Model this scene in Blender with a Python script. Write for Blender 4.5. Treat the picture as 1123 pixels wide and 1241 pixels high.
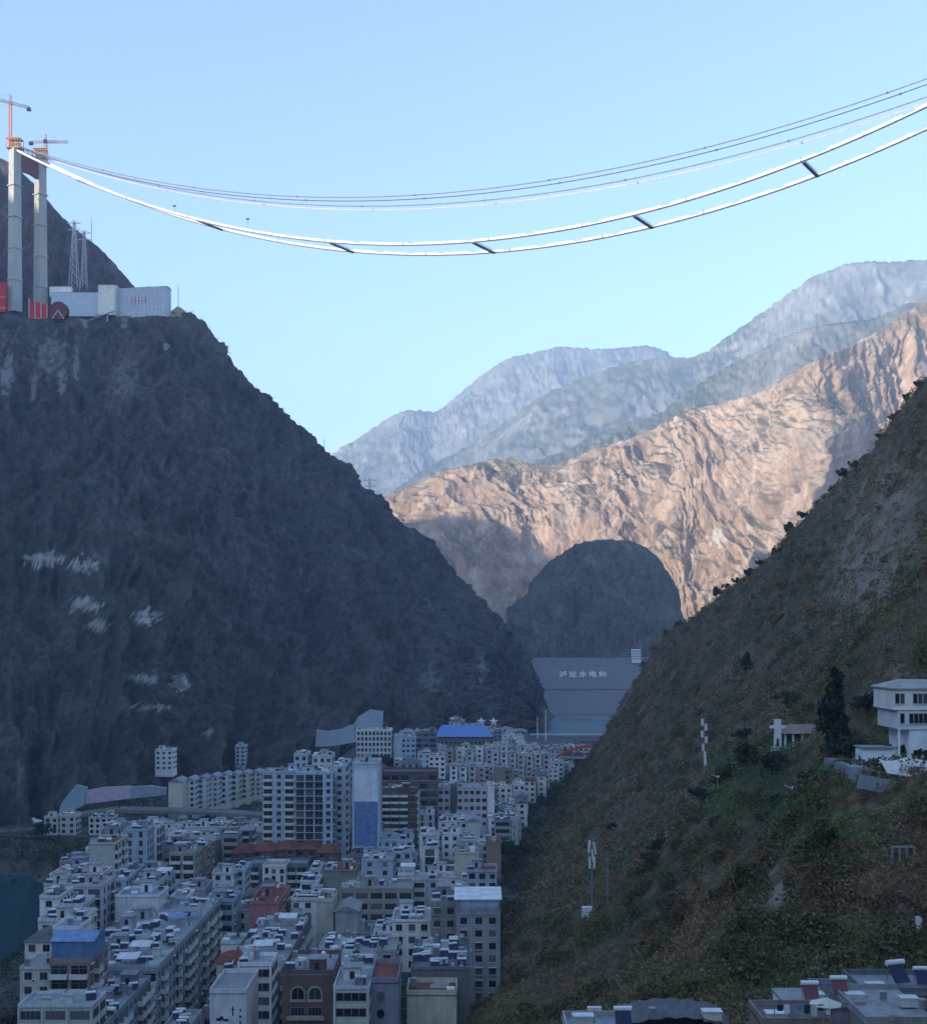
import bpy, math, random
import numpy as np
from mathutils import Vector, Matrix
random.seed(7); rng = np.random.default_rng(7)
S = bpy.context.scene
C = S.collection
for o in list(bpy.data.objects): bpy.data.objects.remove(o)

# ------------------------------------------------------------------ camera
F, HX, HY, CZ = 1500.0, 561.5, 770.0, 100.0       # focal length and horizon of the photograph in its pixels, eye height
cam_d = bpy.data.cameras.new('camera'); cam = bpy.data.objects.new('camera', cam_d); C.objects.link(cam)
cam_d.sensor_fit = 'HORIZONTAL'; cam_d.sensor_width = 36; cam_d.lens = F/1123*36
cam_d.shift_y = (HY-620.5)/1123
cam_d.clip_start = .5; cam_d.clip_end = 40000
cam.location = (0, 0, CZ); cam.rotation_euler = (math.radians(90), 0, 0)
S.camera = cam
# ------------------------------------------------------------------ light
EL = math.radians(15); TH = math.radians(38); TE = math.tan(EL)
dh = Vector((-math.cos(TH), -math.sin(TH)))        # horizontally towards the sun
ph = Vector((-math.sin(TH), math.cos(TH)))
to_sun = Vector((dh.x*math.cos(EL), dh.y*math.cos(EL), math.sin(EL)))
W = bpy.data.worlds.new('World'); S.world = W; W.use_nodes = True
nt = W.node_tree; nt.nodes.clear()
sky = nt.nodes.new('ShaderNodeTexSky'); sky.sky_type = 'NISHITA'; sky.sun_disc = False
sky.sun_elevation = EL; sky.sun_rotation = math.atan2(dh.x, dh.y) % (2*math.pi)
sky.altitude = 1300; sky.air_density = 1.0; sky.dust_density = 2.0; sky.ozone_density = 2.0
bg = nt.nodes.new('ShaderNodeBackground'); bg.inputs['Strength'].default_value = .15
wo = nt.nodes.new('ShaderNodeOutputWorld')
nt.links.new(sky.outputs[0], bg.inputs[0]); nt.links.new(bg.outputs[0], wo.inputs[0])
sd = bpy.data.lights.new('sun', 'SUN'); sd.energy = 4.2; sd.angle = math.radians(.5); sd.color = (1, .86, .72)
so = bpy.data.objects.new('sun', sd); C.objects.link(so)
so.rotation_euler = (-to_sun).to_track_quat('-Z', 'Y').to_euler(); so.location = (-500, -200, 900)
S.view_settings.view_transform = 'Standard'; S.view_settings.look = 'None'; S.view_settings.gamma = 1
S.view_settings.exposure = 1.48; S.view_settings.use_curve_mapping = False
S.render.engine = 'CYCLES'
S.cycles.max_bounces = 7; S.cycles.diffuse_bounces = 5; S.cycles.glossy_bounces = 2; S.cycles.volume_bounces = 2
HAZE_DENSITY = 0.000095

# ------------------------------------------------------------------ helpers
def P(px, py, D): return ((px-HX)/F*D, D, CZ+(HY-py)/F*D)
def Xat(px, D): return (px-HX)/F*D
def Zat(py, D): return CZ+(HY-py)/F*D
def Yground(D, z=0): return HY+(CZ-z)*F/D

def hsh(ix, iy, s):
    h = (ix.astype(np.int64)*374761393 + iy.astype(np.int64)*668265263 + s*974634533) & 0xffffffff
    h = ((h ^ (h >> 13))*1274126177) & 0xffffffff
    return ((h ^ (h >> 16)) & 0xffff)/65535.0
def noise(x, y, s=0):
    x = np.asarray(x, float); y = np.asarray(y, float)
    ix = np.floor(x); iy = np.floor(y); fx = x-ix; fy = y-iy
    def g(dx, dy):
        a = hsh(ix+dx, iy+dy, s)*2*np.pi
        return np.cos(a)*(fx-dx)+np.sin(a)*(fy-dy)
    ux = fx**3*(fx*(fx*6-15)+10); uy = fy**3*(fy*(fy*6-15)+10)
    return ((g(0,0)*(1-ux)+g(1,0)*ux)*(1-uy)+(g(0,1)*(1-ux)+g(1,1)*ux)*uy)*1.5
def fbm(x, y, s=0, n=5, r=.5):
    t = 0; a = 1
    for k in range(n):
        t = t+a*noise(x*2**k+17.3*k, y*2**k-9.1*k, s+k); a *= r
    return t
def ridged(x, y, s=0, n=5, r=.5):
    t = 0; a = 1
    for k in range(n):
        t = t+a*(1-2*np.abs(noise(x*2**k+11.3*k, y*2**k-5.1*k, s+k))); a *= r
    return t/1.9
def sstep(x, a, b):
    t = np.clip((x-a)/(b-a), 0, 1); return t*t*(3-2*t)
def catmull(V, t):
    V = np.asarray(V, float); n = len(V); t = np.clip(t, 0, n-1-1e-9); i = t.astype(int); f = (t-i)[..., None]
    if V.ndim == 1: V = V[:, None]
    a = V[np.clip(i-1, 0, n-1)]; b = V[i]; c = V[np.clip(i+1, 0, n-1)]; d = V[np.clip(i+2, 0, n-1)]
    return .5*((2*b)+(-a+c)*f+(2*a-5*b+4*c-d)*f*f+(-a+3*b-3*c+d)*f**3)

def mesh_np(name, co, faces, mat=None, smooth=False, mi=None):
    me = bpy.data.meshes.new(name); faces = np.asarray(faces, np.int32); k = faces.shape[1]; n = len(faces)
    me.vertices.add(len(co)); me.vertices.foreach_set('co', np.asarray(co, np.float32).ravel())
    me.loops.add(n*k); me.loops.foreach_set('vertex_index', faces.ravel())
    me.polygons.add(n); me.polygons.foreach_set('loop_start', np.arange(0, n*k, k, dtype=np.int32))
    me.polygons.foreach_set('loop_total', np.full(n, k, np.int32))
    if smooth: me.polygons.foreach_set('use_smooth', np.ones(n, bool))
    for m in (mat if isinstance(mat, (list, tuple)) else [mat]): me.materials.append(m)
    if mi is not None: me.polygons.foreach_set('material_index', np.asarray(mi, np.int32))
    me.update(); me.validate(); return me
def grid_faces(nu, nv):
    i = np.arange((nu-1)*(nv-1)); a = (i//(nv-1))*nv+i % (nv-1)
    return np.stack([a, a+nv, a+nv+1, a+1], 1)
def link(name, me, parent=None, loc=None, rz=0, scale=None):
    o = bpy.data.objects.new(name, me); C.objects.link(o)
    if parent is not None: o.parent = parent
    if loc is not None: o.location = loc
    if rz: o.rotation_euler = (0, 0, rz)
    if scale is not None: o.scale = scale
    return o
def tag(o, label=None, cat=None, group=None, kind=None):
    if label: o['label'] = label
    if cat: o['category'] = cat
    if group: o['group'] = group
    if kind: o['kind'] = kind
    return o
def thing(name, label, cat, loc, rz=0, group=None):
    o = link(name, None, None, loc, rz); o.empty_display_size = 1
    return tag(o, label, cat, group)
def vattr(me, name, vals):
    a = me.attributes.new(name, 'FLOAT', 'POINT'); a.data.foreach_set('value', np.asarray(vals, np.float32).ravel())
def vcol(me, name, vals):
    a = me.attributes.new(name, 'FLOAT_COLOR', 'POINT'); v = np.ones((len(vals), 4), np.float32); v[:, :3] = vals
    a.data.foreach_set('color', v.ravel())

class MB:                                   # collects boxes, tubes and prisms into ONE mesh
    def __init__(s): s.v = []; s.f = []; s.m = []
    def add(s, vs, fs, mi=0):
        b = len(s.v); s.v += [tuple(v) for v in vs]; s.f += [tuple(b+i for i in f) for f in fs]; s.m += [mi]*len(fs); return s
    def box(s, x0, x1, y0, y1, z0, z1, mi=0):
        return s.add([(x0,y0,z0),(x1,y0,z0),(x1,y1,z0),(x0,y1,z0),(x0,y0,z1),(x1,y0,z1),(x1,y1,z1),(x0,y1,z1)],
              [(0,3,2,1),(4,5,6,7),(0,1,5,4),(1,2,6,5),(2,3,7,6),(3,0,4,7)], mi)
    def tube(s, a, b, r, n=6, mi=0, r2=None):
        a = Vector(a); b = Vector(b); d = (b-a).normalized(); r2 = r if r2 is None else r2
        u = d.orthogonal().normalized(); w = d.cross(u)
        vs = [a+(u*math.cos(t)+w*math.sin(t))*r for t in [2*math.pi*i/n for i in range(n)]]
        vs += [b+(u*math.cos(t)+w*math.sin(t))*r2 for t in [2*math.pi*i/n for i in range(n)]]
        fs = [(i, (i+1) % n, n+(i+1) % n, n+i) for i in range(n)]+[tuple(range(n-1, -1, -1)), tuple(range(n, 2*n))]
        return s.add(vs, fs, mi)
    def bar(s, a, b, w, h=None, mi=0):
        a = Vector(a); b = Vector(b); d = (b-a).normalized(); h = h or w
        up = Vector((0, 0, 1)) if abs(d.z) < .95 else Vector((0, 1, 0))
        u = d.cross(up).normalized()*w/2; v = u.cross(d).normalized()*h/2
        return s.add([a-u-v, a+u-v, a+u+v, a-u+v, b-u-v, b+u-v, b+u+v, b-u+v],
              [(0,1,2,3),(7,6,5,4),(0,4,5,1),(1,5,6,2),(2,6,7,3),(3,7,4,0)], mi)
    def prism(s, pts, y0, y1, mi=0):        # outline in x,z, extruded along y
        n = len(pts)
        return s.add([(x, y0, z) for x, z in pts]+[(x, y1, z) for x, z in pts],
              [tuple(range(n)), tuple(range(2*n-1, n-1, -1))]+[(i, n+i, n+(i+1) % n, (i+1) % n) for i in range(n)], mi)
    def mesh(s, name, mats):
        me = bpy.data.meshes.new(name); me.from_pydata(s.v, [], s.f)
        for m in (mats if isinstance(mats, (list, tuple)) else [mats]): me.materials.append(m)
        me.polygons.foreach_set('material_index', s.m); me.update(); return me
    def build(s, name, mats, parent=None, loc=None, rz=0): return link(name, s.mesh(name, mats), parent, loc, rz)

# ------------------------------------------------------------------ materials
class N:
    def __init__(s, name):
        s.m = bpy.data.materials.new(name); s.m.use_nodes = True; s.t = s.m.node_tree; s.b = s.t.nodes['Principled BSDF']
        s.b.inputs['Specular IOR Level'].default_value = .2
    def n(s, t, **k):
        x = s.t.nodes.new(t)
        for a, v in k.items(): setattr(x, a, v)
        return x
    def l(s, a, b): s.t.links.new(a, b)
    def coord(s, scale=(1,1,1), obj=True):
        tc = s.n('ShaderNodeTexCoord'); mp = s.n('ShaderNodeMapping'); mp.inputs['Scale'].default_value = scale
        s.l(tc.outputs['Object' if obj else 'Generated'], mp.inputs[0]); return mp.outputs[0]
    def noise(s, vec, sc, det=6, rough=.55):
        x = s.n('ShaderNodeTexNoise'); x.inputs['Scale'].default_value = sc; x.inputs['Detail'].default_value = det
        x.inputs['Roughness'].default_value = rough; s.l(vec, x.inputs['Vector']); return x.outputs['Fac']
    def ramp(s, fac, stops):
        x = s.n('ShaderNodeValToRGB'); e = x.color_ramp.elements
        while len(e) < len(stops): e.new(.5)
        for el, (p, c) in zip(e, stops): el.position = p; el.color = (*c, 1) if len(c) == 3 else c
        s.l(fac, x.inputs[0]); return x.outputs[0]
    def mix(s, f, a, b, mode='MIX'):
        x = s.n('ShaderNodeMix', data_type='RGBA', blend_type=mode)
        for i, v in ((0, f), (6, a), (7, b)):
            if hasattr(v, 'is_output'): s.l(v, x.inputs[i])
            else: x.inputs[i].default_value = v if i == 0 else (*v, 1)
        return x.outputs[2]
    def attr(s, name, out='Fac'):
        x = s.n('ShaderNodeAttribute'); x.attribute_name = name; return x.outputs[out]
    def bump(s, h, strength=.3, dist=1):
        x = s.n('ShaderNodeBump'); x.inputs['Strength'].default_value = strength; x.inputs['Distance'].default_value = dist
        s.l(h, x.inputs['Height']); s.l(x.outputs[0], s.b.inputs['Normal'])
    def fin(s, col, rough=.85, metal=0):
        if hasattr(col, 'is_output'): s.l(col, s.b.inputs['Base Color'])
        else: s.b.inputs['Base Color'].default_value = (*col, 1)
        s.b.inputs['Roughness'].default_value = rough; s.b.inputs['Metallic'].default_value = metal; return s.m

def simple(name, col, rough=.7, metal=0, var=.25, sc=.6):
    k = N(name); v = k.coord(); f = k.noise(v, sc, 5)
    a = tuple(c*(1-var) for c in col); b = tuple(min(1, c*(1+var)) for c in col)
    return k.fin(k.ramp(f, [(.3, a), (.7, b)]), rough, metal)
def wallmat(name, col, dirt=.5):            # render with rain streaks and blotches
    k = N(name); v = k.coord(); st = k.noise(k.coord((1.2, 1.2, .12)), 1.0, 6, .6); bl = k.noise(v, .35, 6)
    base = k.ramp(bl, [(.3, tuple(c*.86 for c in col)), (.7, tuple(min(1, c*1.1) for c in col))])
    d = k.ramp(st, [(.42, (1,1,1)), (.75, (1-dirt*.55, 1-dirt*.55, 1-dirt*.6))])
    c = k.mix(1.0, base, d, 'MULTIPLY')
    oi = k.n('ShaderNodeObjectInfo'); c = k.mix(1.0, c, k.ramp(oi.outputs['Random'], [(0, (.84,.86,.90)), (.35, (1,.98,.92)), (.65, (1.1,1.1,1.1)), (1, (.96,1.03,1.1))]), 'MULTIPLY')
    g = k.noise(v, 4, 3); k.bump(g, .15, .05)
    return k.fin(c, .9)
M = {}
wall_cols = {'white': (.80,.80,.78), 'offwhite': (.66,.66,.62), 'cream': (.60,.57,.46), 'grey': (.38,.39,.41), 'darkgrey': (.20,.21,.23),
  'bluewhite': (.55,.62,.70), 'concrete': (.30,.30,.29), 'pink': (.48,.20,.19), 'pinkwhite': (.60,.54,.56), 'beige': (.42,.38,.31), 'brown': (.17,.12,.10),
  'mint': (.55,.60,.50), 'purplegrey': (.27,.27,.33), 'teal': (.16,.25,.27), 'tan': (.32,.27,.22), 'paleblue': (.42,.50,.58)}
for k_, c_ in wall_cols.items(): M[k_] = wallmat('wall_'+k_, c_, .5 if k_ not in ('pink', 'mint') else .3)
M['roof_grey'] = wallmat('roof_concrete', (.30,.31,.33), .7)
M['roof_dark'] = wallmat('roof_felt', (.14,.145,.16), .8)
M['roof_red'] = wallmat('roof_red_tile', (.20,.075,.06), .6)
M['roof_blue'] = simple('blue_sheet', (.09,.20,.46), .5, .1)
M['roof_blue2'] = simple('pale_blue_sheet', (.16,.26,.45), .5, .1)
M['tile_white'] = simple('pale_sheet', (.62,.64,.66), .5)
k = N('window_glass'); oi = k.n('ShaderNodeObjectInfo'); M['glass'] = k.fin(k.ramp(oi.outputs['Random'], [(0, (.015,.018,.024)), (.6, (.02,.025,.032)), (.75, (.06,.07,.08)), (.9, (.16,.16,.15)), (1, (.05,.09,.10))]), .15); M['glass'].node_tree.nodes['Principled BSDF'].inputs['Specular IOR Level'].default_value = .5
M['frame'] = simple('window_frame', (.22,.23,.25), .6)
M['dark'] = simple('dark_recess', (.035,.035,.04), .9)
M['steel'] = simple('galvanised_steel', (.35,.37,.39), .45, .5)
M['white_metal'] = simple('white_paint', (.78,.78,.78), .5, var=.08)
M['solar'] = simple('solar_tube', (.03,.035,.08), .25)
M['conc'] = wallmat('pylon_concrete', (.42,.42,.41), .5)
M['red'] = simple('red_paint', (.50,.03,.04), .55)
M['darkred'] = simple('dark_red_steel', (.15,.035,.04), .6)
M['orange'] = simple('orange_paint', (.65,.20,.06), .6)
M['yellow'] = simple('yellow_net', (.50,.30,.17), .8)
M['bark'] = simple('bark', (.07,.055,.045), .95)
M['archred'] = simple('arch_red_steel', (.42,.10,.06), .5)
M['rope'] = simple('steel_rope', (.12,.12,.13), .6)
M['catwalk'] = simple('catwalk_mesh', (.72,.72,.72), .6, var=.1, sc=.05)
M['net'] = wallmat('slope_netting', (.20,.28,.30), .6)
M['shotcrete'] = wallmat('shotcrete', (.30,.33,.35), .7)

# ------------------------------------------------------------------ terrain surfaces
def rock_mat(name, low, mid, high, pale, sc=1.0, bumpd=6, streak=(1, 1, .25), grain=1.0):
    k = N(name); v = k.coord(); vs = k.coord(streak)
    f1 = k.noise(v, .006*sc, 8, .62); f2 = k.noise(vs, .03*sc, 8, .68); f3 = k.noise(v, .16*sc, 5, .7)
    c = k.ramp(f1, [(.32, low), (.5, mid), (.68, high)])
    c2 = k.ramp(f2, [(.36, tuple(x*.42 for x in mid)), (.5, mid), (.64, tuple(x*1.5 for x in high))])
    c = k.mix(.55, c, c2)
    c = k.mix(1.0, c, k.ramp(f3, [(.32, (1-.55*grain,)*3), (.68, (1+.55*grain,)*3)]), 'MULTIPLY')
    c = k.mix(k.attr('pale'), c, pale)
    g = k.attr('green'); c = k.mix(g, c, (.05,.065,.038))
    k.bump(f2, .5, bumpd); return k.fin(c, .95)
M['rock_left'] = rock_mat('scrubby_rock_slope', (.040,.038,.047), (.064,.057,.064), (.098,.086,.090), (.55,.53,.50), 1.6, 7)
M['rock_right'] = rock_mat('dry_brush_slope', (.050,.050,.028), (.090,.074,.044), (.135,.105,.066), (.42,.40,.34), 3.5, 1.2)
M['rock_mid'] = rock_mat('bare_brown_rock', (.25,.17,.115), (.36,.255,.18), (.45,.345,.26), (.58,.51,.42), .8, 5, grain=.3)
M['rock_dark'] = rock_mat('dark_hill_rock', (.06,.055,.045), (.10,.085,.065), (.14,.12,.09), (.3,.28,.25), .8, 8)
M['rock_far'] = rock_mat('far_grey_rock', (.11,.125,.12), (.15,.16,.15), (.20,.20,.18), (.30,.30,.28), .45, 5, grain=.2)

def normals(G):
    du = np.gradient(G, axis=0); dv = np.gradient(G, axis=1); n = np.cross(du, dv)
    n /= np.linalg.norm(n, axis=2, keepdims=True)+1e-9; n[n[..., 2] < 0] *= -1; return n
def loft(name, crest, base, nu, nv, mat, amp, gul, seed, back=(0, 600, -500), bulge=0, relief=None, pale=None, green=.0, label=None, fine=1.0, vp=.35, slant=0.0):
    """mountain face from its foot to its crest and some way down the far side"""
    nc = len(crest); t = np.linspace(0, nc-1, nu)
    cr = catmull([P(*c) for c in crest], t); ba = catmull([P(*c) for c in base], t)
    rel = catmull(relief, t)[:, 0] if relief is not None else np.zeros(nu)
    nb = max(8, nv//8); v = np.concatenate([np.linspace(-.06, 1, nv-nb), 1+np.linspace(0, 1, nb+1)[1:]])
    G = np.zeros((nu, nv, 3)); bk = np.array(back, float)
    for j, vv in enumerate(v):
        if vv <= 1:
            G[:, j] = ba+(cr-ba)*vv; w = math.sin(math.pi*np.clip(vv, 0, 1))
            G[:, j, 1] += -rel*w; G[:, j, 2] += bulge*w
        else: G[:, j] = cr+bk*(vv-1)+np.array([0, 0, 0])
    n = normals(G)
    arc = np.concatenate([[0], np.cumsum(np.linalg.norm(np.diff(cr[:, :2], axis=0), axis=1))])
    L = np.median(np.linalg.norm(cr-ba, axis=1))
    U, V = np.meshgrid(arc, v*L, indexing='ij')
    wp = fbm(U/260, V/260, seed+50, 3)*60*gul/40+fbm(U/60, V/60, seed+60, 3)*8
    wp = wp+slant*V
    big = ridged((U+wp)/(gul*5), V/(gul*16), seed, 5, .55)-.35
    sm = ridged((U+wp*.7)/(gul*1.4), V/(gul*3.2), seed+9, 4, .55)-.35
    rough = fbm(U/(gul*.5), V/(gul*.5), seed+20, 4, .6)
    edge = np.clip(1-np.abs(V/L-1)/.09, 0, 1)[..., None]
    damp = 1-.9*edge
    G = G+n*damp*(amp*big+amp*.50*sm)[..., None]+n*((amp*.10*fine)*rough)[..., None]
    hz = np.stack([np.zeros_like(U), np.zeros_like(U), edge[..., 0]*amp*.10*(fbm(U/(gul*.7), V*0, seed+33, 4))], 2); G += hz
    me = mesh_np(name, G.reshape(-1, 3), grid_faces(nu, nv), mat, True)
    pl = np.zeros(nu*nv); co = G.reshape(-1, 3)
    px = HX+co[:, 0]/co[:, 1]*F; py = HY-(co[:, 2]-CZ)/co[:, 1]*F
    if pale is not None:
        for (cx, cy, rx, ry, s) in pale:
            d = np.hypot((px-cx)/rx, (py-cy)/ry)+fbm(px/8, py/6, seed+70, 3)*.9
            pl = np.maximum(pl, s*sstep(-d, -.95, -.8))
    pl = np.maximum(pl, .45*sstep((ridged((U+wp)/(gul*1.1), V/(gul*6), seed+90, 4)-.0).ravel(), .78, 1.15))
    nz = normals(G)[..., 2].ravel()
    gr = np.clip(green*2*(.5+fbm(U/300, V/300, seed+80, 5)).ravel()*sstep(nz, .35, .8)+green*.4, 0, 1)
    vattr(me, 'pale', pl); vattr(me, 'green', gr)
    return tag(link(name, me), label, None, None, 'structure'), G

# left mountain that carries the bridge tower
crestL = [(-420,330,1080),(-250,360,1150),(-100,384,1200),(0,386,1225),(100,388,1245),(180,386,1260),(240,388,1280),(290,452,1305),(345,512,1330),(400,556,1355),(450,608,1380),(505,662,1400),(560,722,1420),(600,775,1440),(627,825,1452),(641,880,1460)]
def gb(px, D, z=-2): return (px, Yground(D, z), D)
baseL = [gb(-420,560),gb(-250,600),gb(-100,640),gb(0,668),gb(90,705),gb(160,770),gb(225,840),gb(285,880),gb(345,915),gb(400,950),gb(450,985),gb(505,1040),gb(560,1120),gb(600,1200),gb(625,1290),gb(645,1440)]
paleL = [(55,678,22,9,.9),(105,685,16,8,.8),(103,733,20,9,.8),(122,757,12,8,.6),(177,747,15,9,.95),(172,822,20,6,.7),(218,828,12,10,.9),(180,858,22,4,.7),(60,430,20,20,.22),(75,455,5,26,.35),(92,440,4,22,.3),(8,450,8,26,.35),(150,460,18,22,.15),(40,470,4,20,.3),(201,420,4,5,.7),(105,385,5,12,.4),(150,385,4,14,.35),(252,888,8,4,.6),(520,820,10,20,.25),(585,810,6,20,.3)]
left_mountain, GL = loft('left_mountain', crestL, baseL, 620, 430, M['rock_left'], 34, 30, 3, back=(-60, 260, -160), bulge=8, pale=paleL, green=.25)
# hill behind the tower
hb_c = [(-60,200,1385),(0,192,1380),(40,222,1378),(80,268,1375),(120,300,1372),(150,332,1370),(175,362,1368),(215,405,1365),(260,470,1365)]
hb_b = [(x, 430, 1290) for x in (-60,0,40,80,120,150,175,215,260)]
back_hill, GB = loft('back_hill', hb_c, hb_b, 260, 120, M['rock_left'], 14, 18, 21, back=(0, 90, -300), green=.4)

# middle brown mountain
mid_px = [395,445,480,540,610,660,720,780,830,880,930,985,1050,1123,1250]
mid_cy = [655,612,596,572,556,565,545,525,498,487,470,438,410,366,320]
mid_D = [2860,2880,2900,2900,2880,2860,2830,2790,2750,2690,2600,2480,2640,2800,2950]
mid_rel = [0,10,-15,30,5,-15,25,-5,20,0,20,60,-20,20,0]
crestM = list(zip(mid_px, mid_cy, mid_D)); baseM = [gb(x, 2200-max(0, x-500)*.2, -5) for x in (400,450,490,540,600,650,700,750,790,830,880,960,1060,1150,1300)]
paleM = [(872,650,12,12,.9),(690,600,10,40,.35),(820,540,8,30,.3),(940,520,60,50,.25),(800,770,14,26,.35)]
mid_mountain, GM = loft('mid_mountain', crestM, baseM, 620, 420, M['rock_mid'], 38, 38, 5, slant=.38, relief=mid_rel, back=(60, 700, -420), pale=paleM, green=.32, fine=.5)
# dark dome shaped hill behind the dam
dk = [(560,815,2050),(600,772,2040),(628,735,2020),(655,693,2000),(685,666,1990),(720,655,1990),(755,655,1990),(780,664,2000),(800,682,2008),(816,706,2015),(826,738,2022),(834,790,2030)]
dkb = [(x, 812, 1760) for x in (600,620,645,665,690,715,740,765,780,795,808,820)]
dark_hill, _ = loft('dark_hill', dk, dkb, 260, 160, M['rock_dark'], 24, 22, 8, back=(0, 200, -180), bulge=14, green=.45)
# far ranges
def far(name, px, py, D, base_D, amp, gul, seed, green=.4, nu=420, nv=150):
    c = [(a, b, D) for a, b in zip(px, py)]; b_ = [gb(a, base_D, 0) for a in px]
    return loft(name, c, b_, nu, nv, M['rock_far'], amp, gul, seed, back=(0, 900, -500), green=green, fine=2.2, slant=.3)
far('far_ridge', [560,600,640,680,720,760,800,840,880,920,960,1010,1060,1123,1260], [600,580,562,548,528,512,500,470,445,425,404,392,385,360,320], 4300, 3300, 26, 45, 31, .5)
far('far_ridge', [470,520,560,600,650,700,760,800,840,870,900,930,960,990,1030,1075,1123,1260], [600,565,545,520,484,461,440,434,432,416,395,374,352,334,319,317,314,300], 6000, 4500, 32, 55, 41, .5)
far('far_ridge', [330,400,430,480,505,530,550,575,610,650,680,720,760,795,830,900,1000], [620,553,533,502,497,498,482,462,437,427,420,423,421,421,440,470,480], 8000, 6200, 36, 60, 51, .45)
# unseen west gorge side, added with its crest shaped to shade town and slopes
uw = [(-1400,120),(-600,180),(0,300),(335,410),(765,390),(1040,520),(1100,600),(1178,620),(1264,655),(1340,720),(1440,745),(1458,620),(1470,480),(1495,480),(1510,500),(1527,560),(1560,560),(1600,540),(1695,600),(1814,680),(1892,725),(2011,790),(2110,800),(2300,780),(3400,780)]
nw, nvw = 300, 90; us = np.linspace(-1400, 3400, nw); ws = np.interp(us, [a for a, b in uw], [b for a, b in uw])
G = np.zeros((nw, nvw, 3)); T0 = 650.0
for j in range(nvw):
    q = j/(nvw-1); t = T0-520+1100*q; hcr = ws+TE*T0
    z = hcr*(np.clip(1-abs(t-T0)/520, 0, 1))**1.0
    nzr = fbm(us/150, np.full(nw, t/150), 77, 5)*30*(1-math.exp(-((t-T0)/60)**2))
    G[:, j, 0] = ph.x*us+dh.x*t; G[:, j, 1] = ph.y*us+dh.y*t; G[:, j, 2] = z+nzr-4
me = mesh_np('west_shade_ridge', G.reshape(-1, 3), grid_faces(nw, nvw), M['rock_left'], True)
vattr(me, 'pale', np.zeros(nw*nvw)); vattr(me, 'green', np.full(nw*nvw, .4)); tag(link('west_shade_ridge', me), kind='structure')

# right slope: a thin plate through surveyed points
ctrl = np.array([ # X, Y, Z
 (20,40,70),(60,60,72),(110,60,110),(170,40,160),(2,255,20),(9,283,18),(-14,255,1),(0,60,48),(-60,60,12),(-60,200,-4),(-30,260,-6),
 (0,150,32),(35,150,50),(75,150,62),(110,150,92),(180,150,160),(280,150,250),(400,200,340),
 (0,318,-1),(-30,330,-8),(35,250,30),(56,208,66),(73,208,78),(92,214,81),(120,215,112),(180,220,170),(280,260,250),
 (9,395,-1),(-30,420,-10),(39,375,13),(55,300,52),(76,300,73),(98,300,92),(160,340,150),(240,350,215),(380,400,320),
 (21,500,-1),(-20,520,-12),(97,500,43),(150,480,105),(210,480,170),(300,480,250),
 (37,625,-1),(0,650,-14),(110,600,60),(170,620,135),*[P(*q) for q in ((1123,462,600),(1090,515,625),(1050,555,650),(1000,608,685),(950,662,720),(870,724,800),(800,782,880),(770,838,960),(742,902,1050))],
 (100,950,-4),(80,950,-12),(112,1000,-5),(98,1000,-13),(122,1040,-5),(134,1075,-5),(118,1075,-14),(52,700,-1),(24,700,-14),(84,900,-1),(55,900,-16),(145,1100,-4),(115,1100,-18),(165,1300,-4),(120,1300,-18),(260,1300,-4),(71,830,-1),(38,830,-14),(105,800,40),(300,640,215),(420,700,260),(300,820,60),(260,900,20),(230,1000,-10),(400,1000,20),
 (200,1150,-10),(450,560,330)], float)
def tps_fit(c):
    d = np.linalg.norm(c[:, None, :2]-c[None, :, :2], axis=2); K = d**2*np.log(d+1e-9)+np.eye(len(c))*8
    Pm = np.c_[np.ones(len(c)), c[:, :2]]; A = np.block([[K, Pm], [Pm.T, np.zeros((3, 3))]])
    return np.linalg.solve(A, np.r_[c[:, 2], 0, 0, 0])
TW = tps_fit(ctrl)
def hR0(x, y):
    x = np.asarray(x, float); y = np.asarray(y, float); z = TW[-3]+TW[-2]*x+TW[-1]*y
    for w, (cx, cy, _) in zip(TW, ctrl):
        d2 = (x-cx)**2+(y-cy)**2+1e-9; z = z+w*d2*.5*np.log(d2)
    return z
flat_spots = []         # (x,y,r,z) levelled for buildings
def hR(x, y):
    x = np.asarray(x, float); y = np.asarray(y, float); z = hR0(x, y)
    k = sstep(z, 0, 20)*sstep(y, 60, 160); a = .83*x+.55*y
    z = z+k*(3.2*(ridged((x*.75-y*.5)/70+fbm(x/60, y/60, 4, 3)*.5, (x*.6+y*.8)/190, 14, 4)-.4)+1.6*fbm(x/22, y/22, 15, 4)+.5*fbm(x/5, y/5, 16, 3))*(.6+.8*sstep(y, 300, 700))
    for (cx, cy, r, zz) in flat_spots:
        w = sstep(-np.hypot(x-cx, y-cy), -r*2.4, -r*.9); z = z*(1-w)+zz*w
    return z
flat_spots += [(76,214,10,77.5), (64,135,12,56), (26,120,14,44), (84,301,7,72.0)]

def ground_z(x, y):
    x = np.asarray(x, float); y = np.asarray(y, float)
    z = 18*sstep(y, 600, 760)*sstep(-x, -70, 20)*sstep(x, -112, -72)*(1-sstep(y, 980, 1180))
    # river on the left, near
    cx = np.interp(y, [-400,300,440,500,540,575,600,2000], [-195,-190,-196,-212,-240,-330,-700,-700])
    cx = np.where(y > 610, -9000, cx)
    d = np.abs(x-cx); hw = np.interp(y, [0,440,540,600], [40,42,45,60])
    z = z-9*(1-sstep(d, hw-2, hw+16))*(1-sstep(y, 585, 612))
    # the reservoir basin below the dam
    z = z-5*sstep(y, 1240, 1300)*(1-sstep(y, 1560, 1600))*sstep(x, 25, 60)
    return z
gx = np.unique(np.concatenate([np.arange(-420, 300, 5.), np.linspace(300, 5600, 40), np.linspace(-5600, -420, 40)]))
gy = np.unique(np.concatenate([np.arange(150, 1300, 6.), np.linspace(1300, 11400, 90), np.linspace(-2600, 150, 30)]))
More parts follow.
